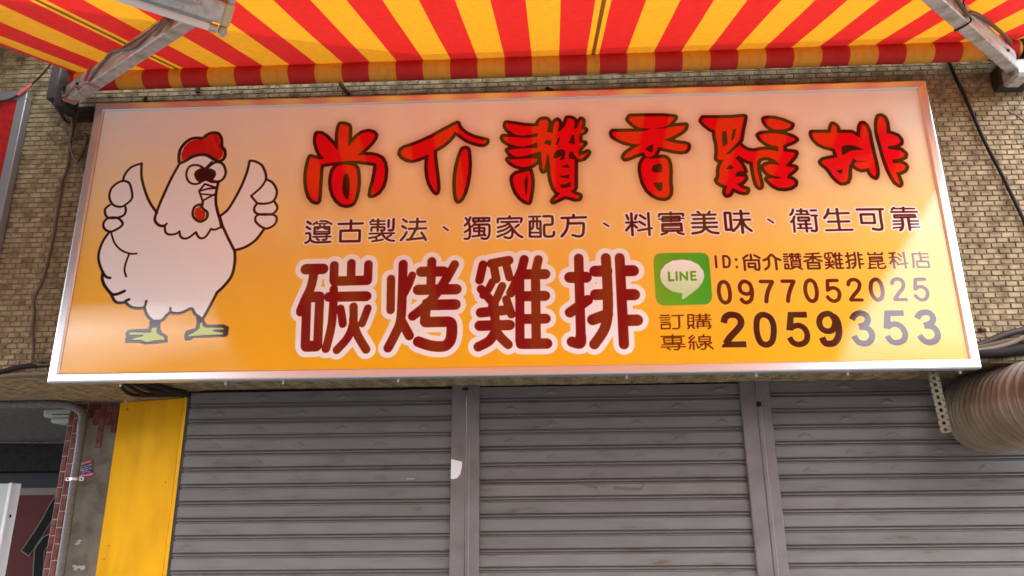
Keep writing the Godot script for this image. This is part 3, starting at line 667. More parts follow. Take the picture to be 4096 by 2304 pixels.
	["ink", "C22 217 1179 179 1253 160 1352 172 1436 219 1531 257 1576 293 1586; C26 220 1534 226 1595 255 1653 317 1721 347 1733 390 1723 431 1703; C24 317 1721 358 1786 395 1805 442 1802 457 1788 480 1778; C24 453 1802 503 1841 559 1855 617 1852; S21 621 1850 628 1794; C24 620 1854 649 1913 696 1959 738 1969 784 1961 813 1923 840 1896; S19 842 1889 839 1859; C23 840 1896 905 1906 958 1892 1016 1868 1052 1914 1092 1942; S23 1129 1940 1169 1847 1212 1739; C25 1211 1736 1272 1670 1324 1583 1336 1461 1324 1359; C23 1324 1363 1410 1336 1494 1275 1555 1181; S23 1165 1053 1195 1136 1255 1248 1319 1359; C16 239 1180 280 1270 346 1337 428 1372 488 1373; C17 422 1376 404 1470 406 1527 427 1577; C23 412 530 430 660 482 800 539 909 613 1005; C21 412 528 326 563 278 632 269 694; O20 273 694 326 715 358 782 373 863 327 919 281 940 213 916 172 846 176 769 219 716; C21 188 919 154 953 158 998 189 1037 260 1042 321 1021 336 980 327 942; O21 190 1044 267 1041 315 1077 324 1111 277 1151 223 1168 172 1137 158 1088; C24 750 543 701 667 665 782 626 919 602 1032 609 1084 653 1123 695 1124; S19 696 1127 711 1105; C20 695 1124 710 1184 748 1207 803 1201 830 1180; C20 830 1186 849 1231 886 1247 926 1233 973 1190; C20 974 1193 1004 1238 1039 1247 1071 1222 1100 1162; C20 1100 1167 1136 1171 1176 1154; C25 1116 732 1108 824 1115 916 1138 1000 1172 1090 1189 1150; O29 749 527 737 432 756 369 801 314 857 292 930 294 963 263 1012 245 1064 254 1099 307 1111 383 1140 420 1147 483 1122 520 1079 521 1025 488 978 463 920 459 857 478 797 517; O20 895 557 960 584 987 651 965 720 917 741 857 718 824 647 840 577; C23 1007 589 1039 555 1080 535 1136 554 1170 625 1161 687 1122 721 1064 715; P 892 649 899 618 936 591 994 601 1036 594 1079 619 1090 654 1076 692 1057 715 999 706 971 713 944 724 912 696; S21 949 580 986 597 1037 531; S19 945 732 1002 700 1058 727 1108 728; S19 957 805 999 743 1107 782; S18 957 809 1029 788 1093 784; S18 957 809 996 898; S15 978 836 1097 851; S18 996 901 1099 841; S25 1000 905 999 943; O24 983 937 1008 974 1051 1012 1050 1065 1001 1095 948 1064 925 1017 935 957; C23 1374 529 1425 538 1486 579 1525 658 1533 705; C23 1371 533 1362 622 1331 746 1286 867 1228 987 1167 1045; C21 1534 711 1593 746 1635 815 1634 876 1609 924 1540 942 1476 936; C19 1534 712 1498 784 1420 864; S19 1417 866 1476 936; C21 1476 936 1456 977 1463 1015 1500 1038 1570 1044 1625 1034 1656 982 1618 913; O20 1500 1042 1473 1090 1516 1143 1575 1171 1635 1146 1659 1095 1630 1048; P 677 1969 772 1971 777 2033 798 2067 845 2095 852 2150 723 2161 670 2164 614 2149 500 2147 497 2116 501 2089 490 2069 505 2042 557 2032 672 2034 682 2010; P 1062 1942 1129 1943 1137 1978 1160 2006 1241 2007 1301 2007 1347 2030 1344 2098 1326 2112 1066 2116 1041 2133 995 2139 983 2098 991 2057 1030 2044 1069 2031 1074 1990"],
	["lime", "P 708 2025 745 2022 751 2070 780 2087 816 2102 825 2129 746 2131 680 2143 631 2126 543 2121 568 2111 646 2092 638 2082 530 2080 524 2062 561 2060 643 2065 703 2066; P 1101 1991 1121 1988 1128 2019 1163 2033 1244 2034 1297 2035 1306 2049 1232 2048 1206 2058 1247 2069 1302 2076 1300 2090 1150 2094 1050 2099 1024 2105 1016 2092 1048 2079 1085 2052 1103 2032"],
]
const TW := 2048
const TH := 681
var px := PackedByteArray()


func glyph_shapes(cmds: String, extra := 0.0) -> Array:
	# closed outlines in texture pixels; outer rings counter-clockwise, holes clockwise
	var k := TW / (PRINT_W * 2000.0)
	var out := []
	for cmd in cmds.split(";"):
		var t := cmd.strip_edges().split(" ")
		var kind := t[0].substr(0, 1)
		var w := t[0].substr(1).to_float() * k
		var pts := PackedVector2Array()
		for i in range(1, t.size() - 1, 2):
			pts.append(Vector2(t[i].to_float(), t[i + 1].to_float()) * k)
		if kind == "P" or kind == "H":
			if kind == "H" and extra > 0.0:
				continue
			pts = spline(pts, true) if false else pts
			if Geometry2D.is_polygon_clockwise(pts) != (kind == "H"):
				pts.reverse()
			if extra > 0.0:
				out.append_array(Geometry2D.offset_polygon(pts, extra, Geometry2D.JOIN_ROUND))
			else:
				out.append(pts)
			continue
		if kind in "CB":
			pts = spline(pts, false)
		elif kind == "O":
			pts = spline(pts, true)
			pts.append(pts[0])
		elif kind == "K":
			pts.append(pts[0])
		var ends := Geometry2D.END_BUTT if kind == "B" else Geometry2D.END_ROUND
		if kind in "KO":
			pts.remove_at(pts.size() - 1)
			ends = Geometry2D.END_JOINED
		out.append_array(Geometry2D.offset_polyline(pts, w / 2.0 + extra, Geometry2D.JOIN_ROUND, ends))
	return out


func spline(p: PackedVector2Array, closed: bool) -> PackedVector2Array:
	var out := PackedVector2Array()
	var n := p.size()
	for i in (n if closed else n - 1):
		var a := p[(i - 1 + n) % n] if closed else p[maxi(i - 1, 0)]
		var b := p[i]
		var c := p[(i + 1) % n]
		var d := p[(i + 2) % n] if closed else p[mini(i + 2, n - 1)]
		for k in 6:
			out.append(b.cubic_interpolate(c, a, d, k / 6.0))
	if not closed:
		out.append(p[n - 1])
	return out


func coverage(polys: Array) -> Dictionary:
	# exact area coverage of closed outlines, as signed sums along each row
	var lo := Vector2(1e9, 1e9)
	var hi := Vector2(-1e9, -1e9)
	for poly in polys:
		for v in poly:
			lo = lo.min(v)
			hi = hi.max(v)
	var x0 := int(floor(lo.x)) - 1
	var y0 := int(floor(lo.y)) - 1
	var w := int(ceil(hi.x)) + 3 - x0
	var h := int(ceil(hi.y)) + 2 - y0
	var a := PackedFloat32Array()
	a.resize(w * h + 4)
	for poly in polys:
		var n: int = poly.size()
		for i in n:
			var p: Vector2 = poly[i] - Vector2(x0, y0)
			var q: Vector2 = poly[(i + 1) % n] - Vector2(x0, y0)
			if p.y == q.y:
				continue
			var dir := 1.0
			if p.y > q.y:
				var sw := p
				p = q
				q = sw
				dir = -1.0
			var slope := (q.x - p.x) / (q.y - p.y)
			var x := p.x
			for y in range(int(p.y), int(ceil(q.y))):
				var dy := minf(y + 1, q.y) - maxf(y, p.y)
				var xn := x + slope * dy
				var d := dy * dir
				var xa := minf(x, xn)
				var xb := maxf(x, xn)
				var ia := int(xa)
				var ib := int(ceil(xb))
				var at := y * w + ia
				if ib <= ia + 1:
					var f := 0.5 * (x + xn) - ia
					a[at] += d - d * f
					a[at + 1] += d * f
				else:
					var s := 1.0 / (xb - xa)
					var left := 0.0
					for c in range(ia, ib):
						var l := maxf(c, xa)
						var r := minf(c + 1, xb)
						var part := (r - l) * s * d
						var f2 := 0.5 * (l + r) - c
						a[y * w + c] += part * (1.0 - f2)
						a[y * w + c + 1] += part * f2
						left += part
				x = xn
	return {"x": x0, "y": y0, "w": w, "h": h, "a": a}


func paint(polys: Array, c0: Color, c1 := Color(-1, 0, 0), across := false, opacity := 1.0) -> void:
	if polys.is_empty():
		return
	if c1.r < 0.0:
		c1 = c0
	var cv := coverage(polys)
	var a: PackedFloat32Array = cv.a
	for y in cv.h:
		var yy: int = cv.y + y
		if yy < 0 or yy >= TH:
			continue
		var sum := 0.0
		var row: int = y * cv.w
		for x in cv.w:
			sum += a[row + x]
			var k := minf(absf(sum), 1.0)
			if k < 0.004:
				continue
			var xx: int = cv.x + x
			if xx < 0 or xx >= TW:
				continue
			k *= opacity
			var c := c0.lerp(c1, float(x) / cv.w if across else float(y) / cv.h)
			var i := (yy * TW + xx) * 3
			px[i] = int(lerpf(px[i], c.r * 255.0, k))
			px[i + 1] = int(lerpf(px[i + 1], c.g * 255.0, k))
			px[i + 2] = int(lerpf(px[i + 2], c.b * 255.0, k))


func soft_halo(shapes: Array, c: Color, opacity: float) -> void:
	# the printed drop glow round the headline, worked out at a quarter of the size
	var small := []
	for poly in shapes:
		var p := PackedVector2Array()
		for v in poly:
			p.append(v / 4.0)
		small.append(p)
	var cv := coverage(small)
	var pad := 10
	var w: int = cv.w + pad * 2
	var h: int = cv.h + pad * 2
	var f := PackedFloat32Array()
	f.resize(w * h)
	for y in cv.h:
		var sum := 0.0
		for x in cv.w:
			sum += cv.a[y * cv.w + x]
			f[(y + pad) * w + x + pad] = minf(absf(sum), 1.0)
	for rep in 3:
		for axis in 2:
			var step := 1 if axis == 0 else w
			var o := f.duplicate()
			for y in range(3, h - 3):
				for x in range(3, w - 3):
					var i := y * w + x
					o[i] = (f[i - 2 * step] + f[i - step] + f[i] + f[i + step] + f[i + 2 * step]) / 5.0
			f = o
	for y in range(4, (h - 2) * 4):
		var yy: int = (cv.y - pad) * 4 + y
		if yy < 0 or yy >= TH:
			continue
		for x in range(4, (w - 2) * 4):
			var xx: int = (cv.x - pad) * 4 + x
			if xx < 0 or xx >= TW:
				continue
			var fx := x / 4.0 - 0.5
			var fy := y / 4.0 - 0.5
			var ix := int(fx)
			var iy := int(fy)
			var i := iy * w + ix
			var k := lerpf(lerpf(f[i], f[i + 1], fx - ix), lerpf(f[i + w], f[i + w + 1], fx - ix), fy - iy) * opacity
			if k < 0.004:
				continue
			var j := (yy * TW + xx) * 3
			px[j] = int(lerpf(px[j], c.r * 255.0, k))
			px[j + 1] = int(lerpf(px[j + 1], c.g * 255.0, k))
			px[j + 2] = int(lerpf(px[j + 2], c.b * 255.0, k))


func sign_print() -> ImageTexture:
	px.resize(TW * TH * 3)
	var stops := [[0.0, Color(0.955, 0.94, 0.92)], [0.10, Color(0.955, 0.92, 0.87)], [0.38, Color(0.965, 0.84, 0.60)], [0.62, Color(0.97, 0.755, 0.33)], [0.85, Color(0.95, 0.70, 0.19)], [1.0, Color(0.945, 0.685, 0.14)]]
	for y in TH:
		var f := float(y) / TH
		var c: Color = stops[0][1]
		for k in stops.size() - 1:
			if f >= stops[k][0]:
				c = stops[k][1].lerp(stops[k + 1][1], clampf((f - stops[k][0]) / (stops[k + 1][0] - stops[k][0]), 0, 1))
		var line := PackedByteArray()
		line.resize(TW * 3)
		for x in TW:
			line[x * 3] = int(c.r * 255.0)
			line[x * 3 + 1] = int(c.g * 255.0)
			line[x * 3 + 2] = int(c.b * 255.0)
		for i in line.size():
			px[y * TW * 3 + i] = line[i]
	var white := Color(0.95, 0.935, 0.93)
	var ink := Color(0.20, 0.10, 0.08)
	var brown := Color(0.235, 0.095, 0.055)
	var maroon := Color(0.50, 0.10, 0.09)
	for g in PRINT:
		var cmds: String = g[1]
		match g[0]:
			"white": paint(glyph_shapes(cmds), white)
			"red": paint(glyph_shapes(cmds), Color(0.80, 0.08, 0.11))
			"ink": paint(glyph_shapes(cmds), ink)
			"lime": paint(glyph_shapes(cmds), Color(0.74, 0.80, 0.24))
	for g in PRINT:
		if g[0] == "title":
			soft_halo(glyph_shapes(g[1], 13.0), Color(0.55, 0.25, 0.14), 0.34)
	for g in PRINT:
		var cmds: String = g[1]
		match g[0]:
			"title":
				paint(glyph_shapes(cmds, 8.8), brown)
				paint(glyph_shapes(cmds), Color(0.90, 0.06, 0.10))
			"tag": paint(glyph_shapes(cmds, 3.2), white)
			"big": paint(glyph_shapes(cmds, 12.6), white)
			"icon": paint(glyph_shapes(cmds), Color(0.45, 0.67, 0.16), Color(0.22, 0.66, 0.18), true)
			"id", "num": paint(glyph_shapes(cmds, 0.9), Color(0.97, 0.86, 0.62), Color(-1, 0, 0), false, 0.55)
	for g in PRINT:
		var cmds: String = g[1]
		match g[0]:
			"tag": paint(glyph_shapes(cmds), Color(0.33, 0.12, 0.08))
			"big": paint(glyph_shapes(cmds), maroon)
			"bubble":
				paint(glyph_shapes(cmds, 1.2), Color(0.30, 0.50, 0.12))
				paint(glyph_shapes(cmds), Color(0.96, 0.95, 0.94), Color(0.70, 0.84, 0.58))
			"icontext": paint(glyph_shapes(cmds), Color(0.36, 0.62, 0.15))
			"id": paint(glyph_shapes(cmds), Color(0.37, 0.13, 0.07))
			"num": paint(glyph_shapes(cmds), Color(0.25, 0.11, 0.08))
			"thin": paint(glyph_shapes(cmds), Color(0.37, 0.13, 0.06))
	var im := Image.create_from_data(TW, TH, false, Image.FORMAT_RGB8, px)
	return ImageTexture.create_from_image(im)


func ribbed_face() -> ArrayMesh:
	# the hollow ribbed sheet: 7.5 mm flutes a few hundredths of a millimetre deep
	var st := SurfaceTool.new()
	st.begin(Mesh.PRIMITIVE_TRIANGLES)
	var rows := 960
	var cols := 12
	for r in rows + 1:
		var v := float(r) / rows
		var y := PRINT_H * (0.5 - v)
		var ph := TAU * y / 0.0075
		var amp := 0.02
		for c in cols + 1:
			var u := float(c) / cols
			var bow := 0.004 * sin(u * 9.0 + v * 3.0)
			st.set_normal(Vector3(bow * 0.5, amp * sin(ph) + 0.003 * sin(v * 5.0 + u * 4.0), 1).normalized())
			st.set_uv(Vector2(u, v))
			st.add_vertex(Vector3(PRINT_W * (u - 0.5), y, amp * 0.0075 / TAU * cos(ph)))
	for r in rows:
		for c in cols:
			var i := r * (cols + 1) + c
			for k in [i, i + 1, i + cols + 1, i + 1, i + cols + 2, i + cols + 1]:
				st.add_index(k)
	return st.commit()


func build_sign() -> void:
	var t := thing("shop_sign", "wide orange fried chicken shop sign with red headline and white cartoon chicken", "sign", Vector3(0, PRINT_Y, 0))
	var face := StandardMaterial3D.new()
	face.resource_name = "sign_print"
	face.albedo_texture = sign_print()
	face.texture_repeat = false
	face.roughness = 0.06
	face.metallic_specular = 0.5
	M["sign_print"] = face
	obj("printed_face", ribbed_face(), face, t)
	# frame: four mitred bars; profile as (distance in from the outer edge, z)
	var l := -1.8405
	var r := 1.8365
	var top := 0.6350
	var bot := -0.6370
	var prof := [Vector2(0.0, -0.03), Vector2(0.0, 0.006), Vector2(0.0025, 0.0105), Vector2(0.007, 0.012), Vector2(0.033, 0.0095), Vector2(0.0365, 0.007), Vector2(0.0385, 0.0005), Vector2(0.0385, -0.004)]
	for side in 4:
		var st := st_new()
		for i in prof.size() - 1:
			var p: Vector2 = prof[i]
			var q: Vector2 = prof[i + 1]
			var a := frame_corner(side, p, l, r, top, bot)
			var b := frame_corner((side + 1) % 4, p, l, r, top, bot)
			var c := frame_corner((side + 1) % 4, q, l, r, top, bot)
			var d := frame_corner(side, q, l, r, top, bot)
			var gap := (b - a).normalized() * 0.0007
			quad_out(st, a + gap, b - gap, c - gap, d + gap, (a + b) / 2 - Vector3((a + b).x * 0.03, (a + b).y * 0.03, 0.2))
		obj("frame_bar", done(st), M.aluminium, t)
	var st2 := st_new()
	box(st2, Vector3(0, 0, -0.060), Vector3(3.56, 1.17, 0.1), 0.003)
	obj("box_body", done(st2), M.sign_body, t)
	for x in [-1.56, -1.13, -0.895, -0.431, 0.478, 0.985, 1.34, 1.772]:
		var st3 := st_new()
		box(st3, Vector3(x, -0.643, -0.03), Vector3(0.009, 0.014, 0.009), 0.002)
		obj("screw", done(st3), M.white_plastic, t)


func frame_corner(i: int, p: Vector2, l: float, r: float, top: float, bot: float) -> Vector3:
	var d := p.x
	return [Vector3(l + d, top - d, p.y), Vector3(r - d, top - d, p.y), Vector3(r - d, bot + d, p.y), Vector3(l + d, bot + d, p.y)][i]


# ------------------------------------------------------------------ awning
func cloth_y(x: float, z: float) -> float:
	return FABRIC_C - 0.336 * z + 0.0055 * x - 0.035 * sin(PI * clampf(z / 2.65, 0, 1)) + 0.0022 * sin(x * 13.0 + z * 4.0) * minf(1.0, z * 2.0)


func stripe_edges(wound := false) -> Array:
	# [x, colour of the stripe that begins there]; narrow yellow stripes carry the seams
	var out := []
	var red := Color(0.60, 0.028, 0.026) if wound else Color(0.60, 0.018, 0.014)
	var yel := Color(0.82, 0.41, 0.045) if wound else Color(0.80, 0.33, 0.012)
	var xs := [-1.968, -1.948, -1.875, -1.7535, -1.632, -1.5105, -1.455]
	var cs := [red, yel, red, yel, red, yel]
	xs[1] = -1.945
	for i in 6:
		out.append([xs[i], cs[i]])
	var x := -1.455
	var k := 0
	while k < 15:
		out.append([x, red if k % 2 == 0 else yel])
		x += 0.1217
		k += 1
	# x is now at the middle seam stripe
	out.append([x, yel])
	x += 0.0565
	k = 0
	while k < 15:
		out.append([x, red if k % 2 == 0 else yel])
		x += STRIPE
		k += 1
	out.append([x, yel])
	return out


func build_awning() -> void:
	var t := thing("awning", "red and yellow striped folding arm awning above the sign", "awning", Vector3(0.05, 3.55, 0.0))
	var off := -t.position
	var cloth := StandardMaterial3D.new()
	cloth.resource_name = "awning_cloth"
	cloth.vertex_color_use_as_albedo = true
	cloth.albedo_texture = mottle(0.90, 61, 0.03, 512)
	cloth.uv1_triplanar = true
	cloth.uv1_world_triplanar = true
	cloth.uv1_scale = Vector3.ONE * 1.4
	cloth.roughness = 0.85
	cloth.backlight_enabled = true
	cloth.backlight = lin(0.29, 0.29, 0.29)
	M["cloth"] = cloth
	var edges := stripe_edges()
	edges.append([2.3, Color.BLACK])
	var st := SurfaceTool.new()
	st.begin(Mesh.PRIMITIVE_TRIANGLES)
	st.set_smooth_group(0)
	var rows := 44
	for i in edges.size() - 1:
		var xa: float = edges[i][0]
		var xb: float = edges[i + 1][0]
		if xa > 2.29:
			break
		st.set_color(edges[i][1])
		var sub := 3
		for s in sub:
			var x0 := lerpf(xa, xb, float(s) / sub)
			var x1 := lerpf(xa, xb, float(s + 1) / sub)
			for k in rows:
				var z0 := 0.0125 + 2.65 * pow(float(k) / rows, 1.4)
				var z1 := 0.0125 + 2.65 * pow(float(k + 1) / rows, 1.4)
				var a := Vector3(x0 - 0.0218 * z0, cloth_y(x0, z0), z0) + off
				var b := Vector3(x1 - 0.0218 * z0, cloth_y(x1, z0), z0) + off
				var c := Vector3(x1 - 0.0218 * z1, cloth_y(x1, z1), z1) + off
				var d := Vector3(x0 - 0.0218 * z1, cloth_y(x0, z1), z1) + off
				for v in [a, c, b, a, d, c]:
					st.add_vertex(v)
	obj("canopy", done(st), cloth, t)
	# seams: a second layer of cloth, 17 mm wide, sewn under the narrow stripes
	var seam_mat := cloth.duplicate()
	seam_mat.resource_name = "seam_cloth"
	seam_mat.backlight = lin(0.16, 0.16, 0.16)
	for xs in [-1.4825, 0.4005]:
		st = SurfaceTool.new()
		st.begin(Mesh.PRIMITIVE_TRIANGLES)
		st.set_smooth_group(0)
		st.set_color(Color(0.42, 0.20, 0.02))
		for k in rows:
			var z0 := 0.02 + 2.63 * pow(float(k) / rows, 1.4)
			var z1 := 0.02 + 2.63 * pow(float(k + 1) / rows, 1.4)
			var q := []
			for zz in [z0, z1]:
				for e in [-0.008, 0.008]:
					q.append(Vector3(xs + e - 0.0218 * zz, cloth_y(xs, zz) - 0.0015, zz) + off)
			for v in [q[0], q[3], q[1], q[0], q[2], q[3]]:
				st.add_vertex(v)
		obj("seam", done(st), seam_mat, t)
	# roller, wound with the same cloth
	edges = stripe_edges(true)
	edges.append([2.3, Color.BLACK])
	st = SurfaceTool.new()
	st.begin(Mesh.PRIMITIVE_TRIANGLES)
	st.set_smooth_group(0)
	var rr := 0.043
	var sides := 36
	for i in edges.size() - 1:
		var xa: float = edges[i][0]
		var xb: float = minf(edges[i + 1][0], 2.26)
		if xa > 2.25:
			break
		st.set_color(edges[i][1])
		for k in sides:
			var a0 := TAU * k / sides
			var a1 := TAU * (k + 1) / sides
			var q := []
			for xx in [xa, xb]:
				for aa in [a0, a1]:
					q.append(Vector3(xx, 3.5525 + 0.0055 * xx + rr * sin(aa), rr * cos(aa)) + off)
			for v in [q[0], q[1], q[3], q[0], q[3], q[2]]:
				st.add_vertex(v)
	obj("roller", done(st), cloth, t)
	st = st_new()
	box(st, Vector3(0.13, 3.633, -0.055) + off, Vector3(4.3, 0.004, 0.125), 0.001)
	obj("hood", done(st), M.dark_metal, t)
	# brackets, arms, front rail
	st = st_new()
	box(st, Vector3(-2.045, 3.55, -0.045) + off, Vector3(0.045, 0.21, 0.14), 0.003)
	box(st, Vector3(-1.975, 3.435, -0.105) + off, Vector3(0.11, 0.075, 0.018), 0.002)
	obj("wall_bracket", done(st), M.dark_metal, t)
	st = st_new()
	box(st, Vector3(2.29, 3.57, -0.035) + off, Vector3(0.05, 0.20, 0.155), 0.003)
	box(st, Vector3(2.27, 3.47, -0.075) + off, Vector3(0.16, 0.10, 0.07), 0.003)
	obj("wall_bracket", done(st), M.dark_metal, t)
	st = st_new()
	box(st, Vector3(-2.02, 3.395, -0.03) + off, Vector3(0.006, 0.09, 0.05), 0.002, Basis.from_euler(Vector3(0.2, 0.1, 0.6)))
	obj("bracket_flap", done(st), M.dark_metal, t)
	for s in 2:
		var r0: Vector3 = [Vector3(-1.935, 3.4005, 0.08), Vector3(2.1889, 3.4284, 0.08)][s] + off
		var r1: Vector3 = [Vector3(-1.0439, 3.2175, 0.8364), Vector3(1.4992, 3.2296, 0.8004)][s] + off
		var u := (r1 - r0).normalized()
		var end := r0 + u * 1.32
		var nn := Vector3(u.z, 0, -u.x) if s == 0 else Vector3(-u.z, 0, u.x)
		nn = nn.normalized()
		arm(t, r0 - u * 0.03, end, nn, 0.050, 0.082 if s == 0 else 0.088)
		# the lower arm folds back out to the front rail
		var tip: Vector3 = [Vector3(-1.7, 2.63, 2.62), Vector3(1.95, 2.66, 2.62)][s] + off
		st = st_new()
		var mid := (end + tip) / 2 + Vector3(0, 0.03, 0)
		box(st, mid, Vector3(0.04, 0.06, end.distance_to(tip)), 0.006, Basis.looking_at((tip - end).normalized()))
		obj("forearm", done(st), M.arm_white, t)
		st = st_new()
		box(st, r0 + (Vector3(-0.045, 0.04, -0.075) if s == 0 else Vector3(0.045, 0.02, -0.08)), Vector3(0.05, 0.11, 0.12) if s == 0 else Vector3(0.075, 0.085, 0.11), 0.012)
		obj("shoulder", done(st), M.arm_white if s else M.dark_metal, t)
	st = st_new()
	box(st, Vector3(0.12, cloth_y(0, 2.66) - 0.02, 2.69) + off, Vector3(4.25, 0.09, 0.06), 0.01)
	obj("front_rail", done(st), M.arm_white, t)


func arm(t: Node3D, a: Vector3, b: Vector3, n: Vector3, w: float, h: float) -> void:
	# hollow aluminium profile: `a`-`b` is its lower front edge, n points across to the back, the face towards the street is grooved
	var up := Vector3.UP
	var prof := [Vector2(0.004, 0), Vector2(w - 0.004, 0), Vector2(w, 0.004), Vector2(w, h - 0.004), Vector2(w - 0.004, h), Vector2(0.004, h), Vector2(0, h - 0.004), Vector2(0, h * 0.64), Vector2(0.004, h * 0.60), Vector2(0.004, h * 0.46), Vector2(0, h * 0.42), Vector2(0, 0.004)]
	var st := st_new()
	var c := (a + b) / 2 + n * w / 2 + up * h / 2
	for i in prof.size():
		var p: Vector2 = prof[i]
		var q: Vector2 = prof[(i + 1) % prof.size()]
		quad_out(st, a + n * p.x + up * p.y, b + n * p.x + up * p.y, b + n * q.x + up * q.y, a + n * q.x + up * q.y, c)
	for e in [a, b]:
		quad_out(st, e, e + n * w, e + n * w + up * h, e + up * h, c)
	var o := obj("arm", done(st), M.arm_white, t)
	var g := st_new()
	var along := (b - a).normalized()
	var out_ := -n
	for k in 1:
		var p0 := a + up * h * 0.53 - n * 0.0 + out_ * -0.0032
		var p1 := b + up * h * 0.53 + out_ * -0.0032
		quad_out(g, p0 + up * h * 0.055, p1 + up * h * 0.055, p1 - up * h * 0.055, p0 - up * h * 0.055, c)
	obj("groove", done(g), M.arm_groove, o)
	var hole := st_new()
	box(hole, a + along * 0.16 + up * h * 0.52 + out_ * 0.0005, Vector3(0.011, 0.012, 0.011), 0.002)
	obj("bolt_hole", done(hole), M.dark_metal, o)


# ------------------------------------------------------------------ neighbours
func framed_sign(t: Node3D, size: Vector3, bar: float, face: Material, frame: Material) -> void:
	var st := st_new()
	box(st, Vector3(0, 0, -0.004), Vector3(size.x - bar, size.y - bar, size.z - 0.006), 0.002)
	obj("face", done(st), face, t)
	for k in 4:
		st = st_new()
		if k < 2:
			box(st, Vector3(0, (size.y - bar) / 2 * (1 if k else -1), 0), Vector3(size.x, bar, size.z), 0.003)
		else:
			box(st, Vector3((size.x - bar) / 2 * (1 if k == 3 else -1), 0, 0), Vector3(bar, size.y - bar * 2, size.z), 0.003)
		obj("frame_bar", done(st), frame, t)


func build_neighbour_signs() -> void:
	var a := thing("wall_sign", "red sign panel in a grey frame at the left edge", "sign", Vector3(-2.926, 2.94, -0.085))
	framed_sign(a, Vector3(1.4, 1.21, 0.042), 0.043, M.sign_red, M.frame_grey)
	var b := thing("shopfront_sign", "dark red sign with a black outlined letter behind the pillar", "sign", Vector3(-3.22, 1.1, -1.75))
	framed_sign(b, Vector3(1.5, 1.5, 0.05), 0.045, M.sign_red_dark, M.frame_dark)
	# the visible corner of its lettering, cut from sheet
	var strokes := [[Vector3(-2.7846, 1.7765, -1.7250), Vector3(-2.8078, 1.7331, -1.7250), Vector3(-2.8301, 1.6684, -1.7250), Vector3(-2.8745, 1.5760, -1.7250), Vector3(-2.9180, 1.4987, -1.7250)], [Vector3(-2.7578, 1.5608, -1.7250), Vector3(-2.8156, 1.5443, -1.7250), Vector3(-2.8470, 1.4911, -1.7250), Vector3(-2.8263, 1.3107, -1.7250), Vector3(-2.8100, 1.1883, -1.7250)]]
	for k in 2:
		for layer in 2:
			var st := st_new()
			var line := PackedVector2Array()
			for p in strokes[k]:
				line.append(Vector2(p.x - b.position.x, p.y - b.position.y))
			for poly in Geometry2D.offset_polyline(line, 0.026 + (0.007 if layer == 0 else 0.0), Geometry2D.JOIN_ROUND, Geometry2D.END_SQUARE):
				var tri := Geometry2D.triangulate_polygon(poly)
				for i in range(0, tri.size(), 3):
					for j in [0, 2, 1]:
						st.add_vertex(Vector3(poly[tri[i + j]].x, poly[tri[i + j]].y, 0.023 + 0.003 * layer + 0.0015 * k))
			obj("letter_edge" if layer == 0 else "letter", done(st), M.frame_dark if layer == 0 else M.slot, b)
	var c := thing("light_box", "white light box with a black screw at the lower left corner", "sign", Vector3(-2.745, 1.105, -1.2))
	var st4 := st_new()
	box(st4, Vector3(0, 0, 0.2), Vector3(0.33, 1.44, 0.07), 0.006)
	obj("box", done(st4), M.white_plastic, c)
	st4 = st_new()
	box(st4, Vector3(0.168, 0, 0.2), Vector3(0.02, 1.445, 0.076), 0.004)
	obj("edge_strip", done(st4), M.white_paint, c)
	st4 = st_new()
	box(st4, Vector3(0.179, 0.56, 0.212), Vector3(0.014, 0.014, 0.006), 0.003)
	obj("screw", done(st4), M.slot, c)
	var d := thing("neighbour_canopy", "dark sheet canopy over the neighbouring shop on the left", "canopy", Vector3(-4.1, 3.53, 1.25))
	st4 = st_new()
	box(st4, Vector3.ZERO, Vector3(4.1, 0.03, 2.8), 0.005, Basis.from_euler(Vector3(0.2544, 0, 0)))
	obj("sheet", done(st4), M.canvas_dark, d)
	var e := thing("opposite_building", "long low grey building across the street", "building", Vector3(0, 0, 19.0))
	st4 = st_new()
	box(st4, Vector3(0, 3.0, 3.0), Vector3(90, 6.0, 6), 0.02)
	obj("wall", done(st4), M.opposite, e)
	st4 = st_new()
	box(st4, Vector3(0, 6.06, 2.9), Vector3(90.4, 0.12, 6.6), 0.02)
	obj("roof", done(st4), M.frame_dark, e)
	st4 = st_new()
	for zz in [0.0, 6.0]:
		for v in [Vector3(-15, 6.3, zz), Vector3(-6.5, 8.1, zz), Vector3(9, 6.3, zz)]:
			st4.add_vertex(v)
	for seg in [[Vector3(-15, 6.3, 0), Vector3(-6.5, 8.1, 0)], [Vector3(-6.5, 8.1, 0), Vector3(9, 6.3, 0)]]:
		quad_out(st4, seg[0], seg[1], seg[1] + Vector3(0, 0, 6), seg[0] + Vector3(0, 0, 6), Vector3(-3, 6, 3))
	obj("gable", done(st4), M.opposite, e)


